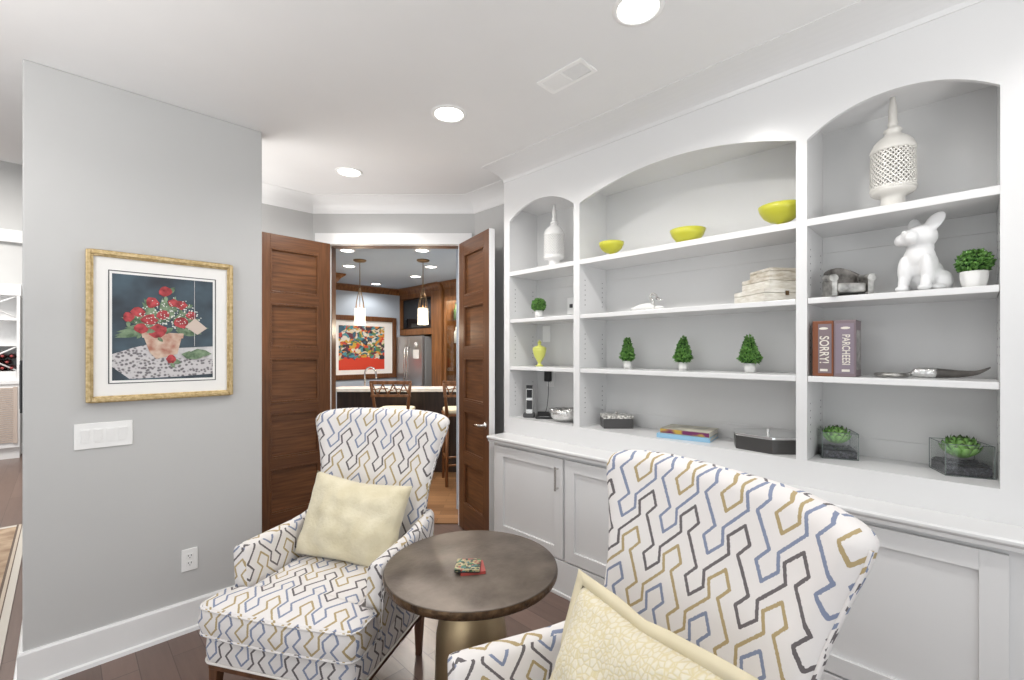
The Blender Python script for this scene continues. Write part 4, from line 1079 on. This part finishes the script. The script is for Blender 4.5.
MB().box((.039, -.045, .03), (.0398, .045, .20)).build('side_panel', M['pewter'], g2)

hn = thing('magnifying_glass', 'horn-handled magnifying glass lying on the lower shelf of the right bay', 'magnifier', (2.52, .132, Z3), math.radians(-74))
hn.scale = (.84, .84, .92)
lens = MB(); N_ = 36
lens.tube([(-.135 + .062 * math.cos(2 * PI * k / N_), .062 * math.sin(2 * PI * k / N_), .012) for k in range(N_)], .0085, 10, closed=True)
lens.build('ring', M['pewter'], hn)
MB().lathe([(.0001, -.003), (.03, -.002), (.058, 0), (.03, .003), (.0001, .004)], 36, (-.135, 0, .012)).build('lens', M['glass'], hn)
MB().tube([(-.072, 0, .014), (-.058, 0, .018), (-.050, 0, .020), (-.042, 0, .022), (-.030, 0, .024), (-.018, 0, .024), (-.006, 0, .024), (.006, 0, .024), (.018, 0, .024), (.030, 0, .023)], [.008, .010, .017, .019, .023, .021, .024, .021, .024, .021], 18).build('ferrule', M['hammered'], hn)
MB().tube(catmull([(.028, 0, .023), (.08, 0, .021), (.13, 0, .021), (.18, .004, .028), (.225, .008, .050)], 6), [.021 - .0185 * (i / 24) ** 1.5 for i in range(25)], 16).build('horn_handle', M['horn'], hn)

def succulent(label, loc, rz, hx_, hgl, rad, seed):
    t = thing('succulent_planter', label, 'plant', loc, rz, 'glass cube succulent planters')
    th = .004; g = MB()
    # open glass box with real walls
    a, b2 = hx_, hx_ - th
    vs = [(-a, -a, 0), (a, -a, 0), (a, a, 0), (-a, a, 0), (-a, -a, hgl), (a, -a, hgl), (a, a, hgl), (-a, a, hgl),
          (-b2, -b2, th), (b2, -b2, th), (b2, b2, th), (-b2, b2, th), (-b2, -b2, hgl), (b2, -b2, hgl), (b2, b2, hgl), (-b2, b2, hgl)]
    fs = [(3, 2, 1, 0), (0, 1, 5, 4), (1, 2, 6, 5), (2, 3, 7, 6), (3, 0, 4, 7), (8, 9, 10, 11), (8, 12, 13, 9), (9, 13, 14, 10), (10, 14, 15, 11), (11, 15, 12, 8), (4, 5, 13, 12), (5, 6, 14, 13), (6, 7, 15, 14), (7, 4, 12, 15)]
    g.add(vs, fs).build('glass_box', M['thin_glass'], t)
    eg = MB()
    for q0 in ((-a, -a), (a, -a), (a, a), (-a, a)): eg.tube([(*q0, .001), (*q0, hgl)], .0014, 6)
    cs4 = [(-a, -a), (a, -a), (a, a), (-a, a)]
    for zz in (.0015, hgl):
        for k in range(4): eg.tube([(*cs4[k], zz), (*cs4[(k + 1) % 4], zz)], .0013, 6)
    eg.build('glass_edge', M['glass_edge'], t)
    gr = MB(); rng = random.Random(seed); k_ = 10; hz = hgl * .36; q = b2 - .001
    gv = [(-q + 2 * q * i / k_, -q + 2 * q * j / k_, hz + rng.uniform(-.005, .005)) for j in range(k_ + 1) for i in range(k_ + 1)]
    gr.add(gv, [(j * (k_ + 1) + i, j * (k_ + 1) + i + 1, (j + 1) * (k_ + 1) + i + 1, (j + 1) * (k_ + 1) + i) for j in range(k_) for i in range(k_)])
    gr.box((-q, -q, th + .0005), (q, q, hz - .006))
    gr.build('gravel', M['gravel'], t)
    pe = MB(); zc = hz + .018
    for ring, (cnt, lean, ln_, wd, r0) in enumerate(((10, 1.02, 1.12, .60, .12), (10, .84, 1.22, .58, .11), (9, .64, 1.30, .54, .10), (8, .44, 1.32, .48, .08), (6, .25, 1.28, .42, .05), (4, .08, 1.22, .34, .02))):
        for k in range(cnt):
            a = 2 * PI * (k + .5 * (ring % 2)) / cnt + rng.uniform(-.08, .08); L_ = rad * ln_ * rng.uniform(.94, 1.06)
            rows = []; rho, z, pu = r0 * rad, 0.0, 0.0
            for u, ww, cup in ((0, .42, .1), (.2, .72, .2), (.42, .97, .3), (.62, 1.0, .34), (.78, .80, .3), (.90, .42, .16), (.97, .12, .03), (1.0, .02, 0)):
                an = lean + .36 - 1.0 * u
                rho += (u - pu) * L_ * math.sin(max(an, -.3)); z += (u - pu) * L_ * math.cos(an); pu = u
                hw_ = wd * rad * .5 * ww
                rows.append([(rho - cup * hw_ * .3, -hw_, z + cup * hw_ * .5), (rho + .22 * hw_, 0, z - cup * hw_ * .3), (rho - cup * hw_ * .3, hw_, z + cup * hw_ * .5), (rho - .16 * hw_, 0, z + .10 * hw_)])
            rows = [[(x * math.cos(a) - y * math.sin(a), x * math.sin(a) + y * math.cos(a), zc + zz) for x, y, zz in r_] for r_ in rows]
            o = len(pe.v); f0 = len(pe.f); pe.rings(rows, 0, True)
            for fi in range(f0, len(pe.f)):
                if all(vv - o >= 20 for vv in pe.f[fi]): pe.m[fi] = 1
    pe.build('rosette', [M['succ'], M['succ_tip']], t)
    return t
succulent('green succulent in a glass cube at the left of the right bay counter', (2.555, .446, ZR + .0005), math.radians(22), .068, .118, .066, 3)
succulent('green succulent in a larger-looking glass cube at the right end of the bay counter', (2.555, .036, ZR + .0005), math.radians(22), .072, .124, .071, 5)

# ================================================================== BAR ROOM BEYOND THE DOORS
bw = MB().box((.9, 7.1, 0), (4.9, 7.22, KH)).box((4.78, 3.4, 0), (4.9, 7.1, KH)).box((.9, 4.3, 0), (1.0, 7.1, KH)).box((2.7, 3.4, 0), (4.9, 3.5, KH))
struct('wall_bar', bw, add_noise(mat('bar_wall_paint', (.46, .53, .62), .6), (.45, .52, .61), (.47, .54, .63), 2))
struct('trim_5', sweep(MB(), [(1.0, 7.1), (4.36, 7.1)], cove(.09, .10), KH, left=False), M['cab'])
# tall cabinet at the left
tc_ = thing('tall_cabinet', 'brown wooden tall cabinet just inside the doorway at the left', 'cabinet', (0, 0, 0))
MB().box((1.9, 6.2, 0), (2.69, 7.095, 2.50)).build('body', M['cab'], tc_, .004)
sweep(MB(), [(1.9, 6.2), (2.69, 6.2), (2.69, 7.095)], [(0, 0), (.10, 0), (.10, -.02), (.05, -.06), (.012, -.12), (0, -.12)], KH - .005, left=False).build('crown', M['cab'], tc_)
# bar
br = thing('bar_counter', 'dark bar with a pale stone top seen through the doorway', 'bar', (0, 0, 0))
o = MB(); obox(o, -2.25, .35, 5.62, 6.0, 1.02, 1.062); o.build('stone_top', M['stone'], br, .004)
o = MB(); obox(o, -2.2, .3, 5.72, 5.86, .004, 1.02); o.build('front_panel', M['espresso'], br)
o = MB(); obox(o, -2.2, .3, 5.86, 6.4, .004, .88); o.build('under_cabinet', M['cab'], br)
o = MB(); obox(o, -2.2, .3, 6.0, 6.43, .88, .92); obox(o, -2.2, .3, 5.86, 6.0, .88, .92); o.build('lower_top', M['stone'], br)
fx, fy, _ = dw(-1.985, 6.14)
fa = thing('faucet', 'tall curved steel bar faucet behind the pale stone bar top', 'faucet', (fx, fy, .92), -YAW)
MB().lathe([(.028, 0), (.028, .01), (.016, .02), (.014, .03)], 16).build('base', M['nickel'], fa)
MB().tube([(0, 0, .02), (0, 0, .30)] + [(.075 - .075 * math.cos(a), 0, .30 + .085 * math.sin(a)) for a in [PI * k / 12 for k in range(1, 13)]] + [(.152, 0, .26), (.154, 0, .235)], .0115, 10).build('spout', M['nickel'], fa)
MB().tube([(.0, 0, .07), (.03, -.03, .09), (.07, -.06, .13)], .006, 8).build('lever', M['nickel'], fa)

def stool(label, r, d, rz):
    t = thing('bar_stool', label, 'stool', dw(r, d), -YAW + rz, 'bar stools at the bar')
    # local: -y faces camera (the stool's back), +y towards the bar
    MB().prism(rrect(-.21, -.20, .21, .22, .07, 5), .79, .815).build('seat_frame', M['stool'], t, .004)
    MB().prism(rrect(-.20, -.19, .20, .21, .08, 6), .815, .862).build('seat_cushion', M['cream'], t, .018, bseg=3)
    for sx in (-1, 1):
        MB().tube([(sx * .185, -.19, .0), (sx * .178, -.175, .79)], [.017, .021], 8).build('leg', M['stool'], t)
        MB().tube([(sx * .185, .20, .0), (sx * .175, .185, .79)], [.017, .021], 8).build('leg', M['stool'], t)
        MB().tube([(sx * .182, .19, .30), (sx * .182, -.18, .30)], .011, 8).build('stretcher', M['stool'], t)
        MB().tube([(sx * .178, -.18, .79), (sx * .20, -.215, 1.0), (sx * .222, -.235, 1.17)], [.020, .018, .018], 8).build('back_post', M['stool'], t)
    MB().tube([(-.185, .197, .24), (.185, .197, .24)], .012, 8).tube([(-.185, -.188, .24), (.185, -.188, .24)], .012, 8).build('foot_rail', M['stool'], t)
    bk_ = MB(); y = -.232
    bk_.box((-.235, y - .012, 1.150), (.235, y + .012, 1.190)); bk_.box((-.225, y - .008, 1.010), (.225, y + .016, 1.035))
    rng = random.Random(5)
    xs = [-.205 + .41 * k / 7 for k in range(8)]
    for k in range(7):
        a, c = xs[k], xs[k + 1]
        bk_.tube([(a, y + .003, 1.03), (c, y, 1.155)] if k % 2 else [(a, y, 1.155), (c, y + .003, 1.03)], .008, 6)
        bk_.tube([(a, y + .002, 1.09 + rng.uniform(-.02, .02)), (c, y + .002, 1.09 + rng.uniform(-.02, .02))], .007, 6)
    bk_.build('carved_back', M['stool'], t, .002)
    return t
st = stool('brown bar stool with a pierced carved back, left of the two at the bar', -1.36, 5.33, 0)
s2 = dup(st, dw(-.60, 5.33), -YAW + .25, 'brown bar stool half hidden behind the right door leaf')

def pendant(label, r, d):
    x, y, _ = dw(r, d); t = thing('pendant_lamp', label, 'lamp', (x, y, KH), 0, 'pendant lamps over the bar')
    MB().lathe([(.0001, 0), (.075, 0), (.075, -.012), (.055, -.024), (.012, -.032)], 28).build('canopy', M['bronze'], t)
    MB().tube([(0, 0, -.02), (0, 0, -.34)], .005, 8).build('rod', M['bronze'], t)
    wr_ = MB()
    for k in range(4):
        a = PI / 2 * k + .4; wr_.tube([(.006 * math.cos(a), .006 * math.sin(a), -.33), (.055 * math.cos(a), .055 * math.sin(a), -.50), (.064 * math.cos(a), .064 * math.sin(a), -.60)], .0035, 6)
    wr_.tube([(0, 0, -.33), (0, 0, -.58)], .004, 6)
    wr_.build('wire_cage', M['bronze'], t)
    MB().lathe([(.054, -.57), (.060, -.575), (.062, -.76), (.058, -.76), (.054, -.578)], 28, cap=False).build('glass_shade', M['shade_glow'], t)
    MB().lathe([(.001, -.62), (.02, -.625), (.028, -.66), (.02, -.70), (.001, -.71)], 16).build('bulb', M['lens'], t)
    l = bpy.data.lights.new('pendant_bulb', 'POINT'); l.energy = 7; l.color = (1, .86, .66); l.shadow_soft_size = .05
    o = bpy.data.objects.new('pendant_bulb', l); COL.objects.link(o); o.location = (x, y, KH - .83)
pendant('lit pendant lamp over the bar at the left, in front of the colourful picture', -1.795, 5.37)
pendant('lit pendant lamp over the bar at the right, in front of the dark television', -1.05, 5.37)

# framed colourful art
fa_ = thing('framed_artwork', 'large colourful abstract artwork in a brown frame on the bar room wall', 'picture', (3.56, 7.1, 1.585))
f_ = MB(); frame_ring(f_, -.585, -.515, .585, .515, .075, -.035, 0); f_.build('frame', M['door_v'], fa_, .006)
MB().box((-.52, -.014, -.45), (.52, -.004, .45)).build('mat_board', M['mat'], fa_)
am = mat('abstract_print', (.5, .2, .1), .6); N, L, b = nt(am)
tc = N.new('ShaderNodeTexCoord'); mp = N.new('ShaderNodeMapping'); mp.inputs['Scale'].default_value = (1, 1, 1.3); L.new(tc.outputs['Object'], mp.inputs[0])
no = N.new('ShaderNodeTexNoise'); no.inputs['Scale'].default_value = 7; no.inputs['Detail'].default_value = 5; L.new(mp.outputs[0], no.inputs['Vector'])
vm_ = N.new('ShaderNodeVectorMath'); vm_.operation = 'MULTIPLY_ADD'; vm_.inputs[1].default_value = (.22, .0, .22); L.new(no.outputs['Color'], vm_.inputs[0]); L.new(mp.outputs[0], vm_.inputs[2])
vo = N.new('ShaderNodeTexVoronoi'); vo.inputs['Scale'].default_value = 21; L.new(vm_.outputs[0], vo.inputs['Vector'])
sp_ = N.new('ShaderNodeSeparateColor'); L.new(vo.outputs['Color'], sp_.inputs[0])
cr = N.new('ShaderNodeValToRGB'); cr.color_ramp.interpolation = 'CONSTANT'; e = cr.color_ramp.elements
cols = [(.55, .33, .04), (.03, .03, .04), (.65, .55, .35), (.03, .10, .16), (.55, .06, .03), (.10, .20, .06), (.65, .62, .55), (.12, .03, .05), (.62, .22, .04), (.06, .25, .30)]
e[0].color = (*cols[0], 1); e[1].position = .1; e[1].color = (*cols[1], 1)
for k in range(2, 10): q = e.new(k / 10); q.color = (*cols[k], 1)
L.new(sp_.outputs[0], cr.inputs[0])
sz = N.new('ShaderNodeSeparateXYZ'); L.new(vm_.outputs[0], sz.inputs[0])
lt = N.new('ShaderNodeMath'); lt.operation = 'LESS_THAN'; lt.inputs[1].default_value = -.12; L.new(sz.outputs[2], lt.inputs[0])
mm = N.new('ShaderNodeMix'); mm.data_type = 'RGBA'; L.new(lt.outputs[0], mm.inputs[0]); L.new(cr.outputs[0], mm.inputs[6]); mm.inputs[7].default_value = (.62, .05, .02, 1); L.new(mm.outputs[2], b.inputs['Base Color'])
MB().box((-.44, -.0165, -.365), (.36, -.0142, .355)).build('print', am, fa_)

# fridge
fg = thing('refrigerator', 'grey steel refrigerator at the far end of the bar room', 'refrigerator', (0, 0, 0))
MB().box((4.19, 6.255, .01), (4.76, 7.045, 1.765)).build('body', M['fridge'], fg, .006)
for (a, c) in ((6.258, 6.647), (6.653, 7.042)):
    d = MB().box((4.13, a, .62), (4.185, c, 1.775)).build('door', M['steel'], fg, .008)
    y = 6.61 if a < 6.5 else 6.69
    MB().tube([(4.085, y, .75), (4.07, y, .9), (4.07, y, 1.45), (4.085, y, 1.6)], .014, 8).tube([(4.085, y, .76), (4.13, y, .76)], .009, 6).tube([(4.085, y, 1.59), (4.13, y, 1.59)], .009, 6).build('handle', M['nickel'], d)
MB().box((4.13, 6.258, .06), (4.185, 7.042, .61)).build('freezer_drawer', M['steel'], fg, .008)
nt_ = thing('note_paper', 'white note paper stuck on the refrigerator door', 'paper', (4.1292, 6.43, 1.49), -PI / 2)
MB().box((-.085, -.0012, -.085), (.085, 0, .06)).build('sheet', M['mat'], nt_)
tag(MB().lathe([(.0001, 0), (.045, 0), (.045, .003), (.0001, .003)], 18).build('round_magnet', M['white_plastic']), 'round white magnet above the note paper on the refrigerator', 'magnet')
bpy.data.objects['round_magnet'].matrix_basis = Matrix.Translation((4.1295, 6.44, 1.63)) @ Matrix.Rotation(-PI / 2, 4, 'Y')
uc = thing('upper_cabinet', 'brown wooden cabinet surround with a television niche above the refrigerator', 'cabinet', (0, 0, 0))
UX, UA, UB = 4.22, 6.10, 7.09
MB().box((UX, UA, 1.80), (4.775, UB, 1.90)).box((UX, UA, 2.42), (4.775, UB, KH - .003)).box((4.74, UA, 1.90), (4.775, UB, 2.42)).box((UX, UA, 1.90), (4.74, UA + .04, 2.42)).box((UX, UB - .03, 1.90), (4.74, UB, 2.42)).build('body', M['cab'], uc, .003)
sweep(MB(), [(UX, UB), (UX, UA)], cove(.09, .10), KH - .002, left=False).build('crown', M['cab'], uc)
tv = thing('television', 'black flat television in the niche above the refrigerator', 'television', (4.26, 6.598, 1.901))
MB().box((0, -.445, .012), (.05, .445, .51)).box((-.01, -.12, 0), (.09, .12, .012)).build('housing', M['black'], tv, .005); MB().box((-.004, -.43, .03), (0, .43, .495)).build('screen', M['screen'], tv)
tl = thing('tall_cabinet', 'tall brown wooden panel cabinet beside the refrigerator', 'cabinet', (0, 0, 0))
MB().box((4.20, 5.83, .004), (4.775, 6.09, KH - .003)).build('body', M['cab'], tl, .004)
sweep(MB(), [(4.20, 6.09), (4.20, 5.83)], cove(.09, .10), KH - .002, left=False).build('crown', M['cab'], tl)
gc = thing('display_cabinet', 'brown wooden display cabinet with glass shelves of bottles beyond the right door leaf', 'cabinet', (0, 0, 0))
b_ = MB().box((4.24, 5.0, .004), (4.775, 5.82, .95)).box((4.74, 5.0, .95), (4.775, 5.82, KH - .10)).box((4.24, 5.775, .95), (4.74, 5.82, KH - .10)).box((4.24, 5.0, .95), (4.74, 5.045, KH - .10)).box((4.24, 5.045, 2.36), (4.74, 5.775, KH - .003))
b_.build('body', M['cab'], gc, .003)
sweep(MB(), [(4.24, 5.82), (4.24, 5.0)], cove(.09, .10), KH - .002, left=False).build('crown', M['cab'], gc)
for z in (1.28, 1.64, 2.0): MB().box((4.26, 5.05, z), (4.735, 5.77, z + .010)).build('glass_shelf', M['thin_glass'], gc)
d = MB()
for a, c in ((5.775, 5.415), (5.41, 5.045)):
    frame = MB().box((4.215, a, .96), (4.237, a - .05, 2.36)).box((4.215, c + .05, .96), (4.237, c, 2.36)).box((4.215, a - .05, .96), (4.237, c + .05, 1.02)).box((4.215, a - .05, 2.30), (4.237, c + .05, 2.36)).build('door', M['cab'], gc, .002)
    MB().box((4.224, a - .045, 1.015), (4.228, c + .045, 2.305)).build('pane', M['thin_glass'], frame)
area('cabinet_light', (4.48, 5.45, 2.35), .5, 8, (1, .85, .6))
rng = random.Random(21)
M['amber'] = mat('amber_bottle', (.55, .28, .06), .1, 0, Coat_Weight=.5); M['clearish'] = mat('pale_bottle', (.75, .75, .70), .12, 0, Coat_Weight=.5); M['green_b'] = mat('green_bottle', (.10, .18, .07), .1, 0, Coat_Weight=.5)
protoB = {}
where = {.95: 'bottom level', 1.29: 'lower glass shelf', 1.65: 'middle glass shelf', 2.01: 'top glass shelf'}
for z in (.951, 1.2905, 1.6505, 2.0105):
    wn = where[round(z - .001, 2) if z < 1 else round(z, 2)] if False else {951: 'bottom level', 1290: 'lower glass shelf', 1650: 'middle glass shelf', 2010: 'top glass shelf'}[int(z * 1000 + .01)]
    for k in range(5):
        mk = rng.choice(['amber', 'clearish', 'clearish', 'green_b']); nm = {'amber': 'amber', 'clearish': 'pale', 'green_b': 'green'}[mk]
        y = 5.72 - .135 * k
        t = thing('bottle', f'{nm} bottle on the {wn} of the display cabinet', 'bottle', (4.46 + rng.uniform(-.06, .06), y, z), 0, f'{nm} bottles on the {wn} of the display cabinet')
        r, h = rng.uniform(.034, .042), rng.uniform(.16, .20)
        MB().lathe([(.0001, 0), (r, 0), (r, h * .9), (r * .8, h), (r * .35, h * 1.12), (r * .32, h * 1.4), (.0001, h * 1.4)], 16).build('glass_body', M[mk], t)
        MB().lathe([(r * .38, h * 1.38), (r * .38, h * 1.52), (.0001, h * 1.53)], 12).build('cap', M['black'], t)
# bar room lights
for i, (px, d, lb) in enumerate(((349, 5.75, 'small recessed light over the bar room, leftmost near the left pendant'), (431, 5.8, 'small recessed light over the bar room, nearest the right door leaf'), (376, 7.28, 'small recessed light over the bar room, before the colourful picture'), (415.6, 6.55, 'small recessed light over the bar room, before the television'))):
    r = (px - 512) / 455 * d; x, y, _ = dw(r, d)
    downlight((x, y, KH), lb, 20 if d > 7 else 46, group='recessed lights in the bar room', col=(1, .95, .89), size=.13)
for r, d in ((-1.76, 4.86), (-.96, 4.86)):
    x, y, _ = dw(r, d); downlight((x, y, KH), 'recessed light over the stools, %s of the pair just inside the doorway' % ('left' if r < -1 else 'right'), 30, group='recessed lights in the bar room', col=(1, .95, .89), size=.13)

# ================================================================== ROOM AT THE FAR LEFT
struct('wall_hall', MB().box((-4, 9.95, 0), (-.14, 10.1, 4.3)), M['wall'])
struct('trim_6', MB().box((-4, 9.86, 3.12), (-.145, 9.95, 3.30)), M['trim'], .01)
struct('baseboard_hall', MB().box((-4, 9.925, 0), (-.145, 9.95, .16)), M['trim'])
wc = thing('wine_cabinet', 'white wine cabinet with crossed racks and louvred doors, far left', 'cabinet', (0, 0, 0))
x0, x1, y0, y1 = -2.0, -.44, 9.55, 9.92
MB().box((x0, y1 - .03, 1.10), (x1 - .031, y1, 2.32)).box((x0, y0 + .04, 2.32), (x1 + .01, y1, 2.48)).box((x1 - .03, y0 + .05, 1.101), (x1, y1, 2.319)).box((x0, y0 + .052, 1.965), (x1 - .031, y1 - .031, 1.995)).box((x0, y0 + .052, 1.595), (x1 - .031, y1 - .031, 1.625)).box((x0, y0 + .045, 1.1015), (x1 - .031, y1 - .031, 1.24)).build('upper_body', M['trim'], wc)
MB().box((x0, y0, .16), (x1, y1, 1.06)).box((x0, y0 - .02, 1.061), (x1 + .02, y1, 1.10)).box((x0, y0 + .04, 0), (x1 - .002, y1, .159)).build('lower_body', M['trim'], wc)
for zc, zh in ((2.155, .155), (1.418, .17)):
    for xc in (-.74, -1.32):
        q = MB()
        for sg in (-1, 1): q.tube([(xc - .27, y0 + .07, zc - sg * zh), (xc + .27, y0 + .07, zc + sg * zh)], .012, 6)
        q.build('cross_rack', M['trim'], wc)
M['tan_shutter'] = mat('tan_shutter', (.55, .46, .40), .6)
for a in (-.46, -.94):
    q = MB().box((a - .46, y0 - .018, .22), (a - .42, y0, 1.02)).box((a - .04, y0 - .018, .22), (a, y0, 1.02))
    for k in range(26): q.box((a - .42, y0 - .014, .235 + k * .03), (a - .04, y0, .257 + k * .03))
    q.build('louvred_door', M['tan_shutter'], wc)
rng = random.Random(9)
M['wine'] = mat('dark_wine_bottle', (.05, .015, .015), .2); M['foil'] = mat('red_foil', (.35, .05, .05), .35)
proto = None
for k in range(14):
    row, col_ = divmod(k, 5); x = -.52 - col_ * .088 - (.044 if row % 2 else 0); z = 1.2415 + .042 + row * .085
    if proto is None:
        t = thing('wine_bottle', 'dark wine bottle lying in the far-left wine cabinet rack', 'bottle', (x, 9.605, z), 0, 'wine bottles lying in the rack')
        bb_ = MB().lathe([(.0001, .27), (.04, .27), (.04, .10), (.016, .04), (.015, 0)], 14).build('glass_body', M['wine'], t); bb_.rotation_euler = (-PI / 2, 0, 0)
        c_ = MB().lathe([(.0165, .035), (.0165, -.012), (.0001, -.013)], 12).build('foil_cap', M['foil'], t); c_.rotation_euler = (-PI / 2, 0, 0)
        proto = t
    else: dup(proto, (x, 9.605, z))
M['rug'] = add_noise(mat('rug_wool', (.42, .30, .20), .9), (.30, .20, .13), (.52, .39, .27), 9, 4, bump=.3, bscale=200)
rg = thing('runner_rug', 'tan runner rug with a striped pale border on the dark floor, far left', 'rug', (0, 0, 0))
MB().box((-1.05, 3.0, .001), (-.285, 5.80, .010)).build('field', M['rug'], rg)
bdm = MB().box((-.285, 3.0, .001), (-.272, 5.85, .0102), 0).box((-.272, 3.0, .001), (-.256, 5.85, .0101), 1).box((-.256, 3.0, .001), (-.250, 5.85, .0102), 0).box((-.250, 3.0, .001), (-.215, 5.85, .0101), 2).box((-1.05, 5.80, .001), (-.285, 5.85, .0102), 2)
bdm.build('border', [mat('rug_stripe', (.14, .10, .08), .9), mat('rug_stripe_light', (.55, .47, .38), .9), mat('rug_edge', (.60, .56, .50), .9)], rg)
area('hall_fill', (-1.6, 7.5, 4.2), 1.6, 160, (1, .97, .93))  # unseen light added to brighten the far-left room
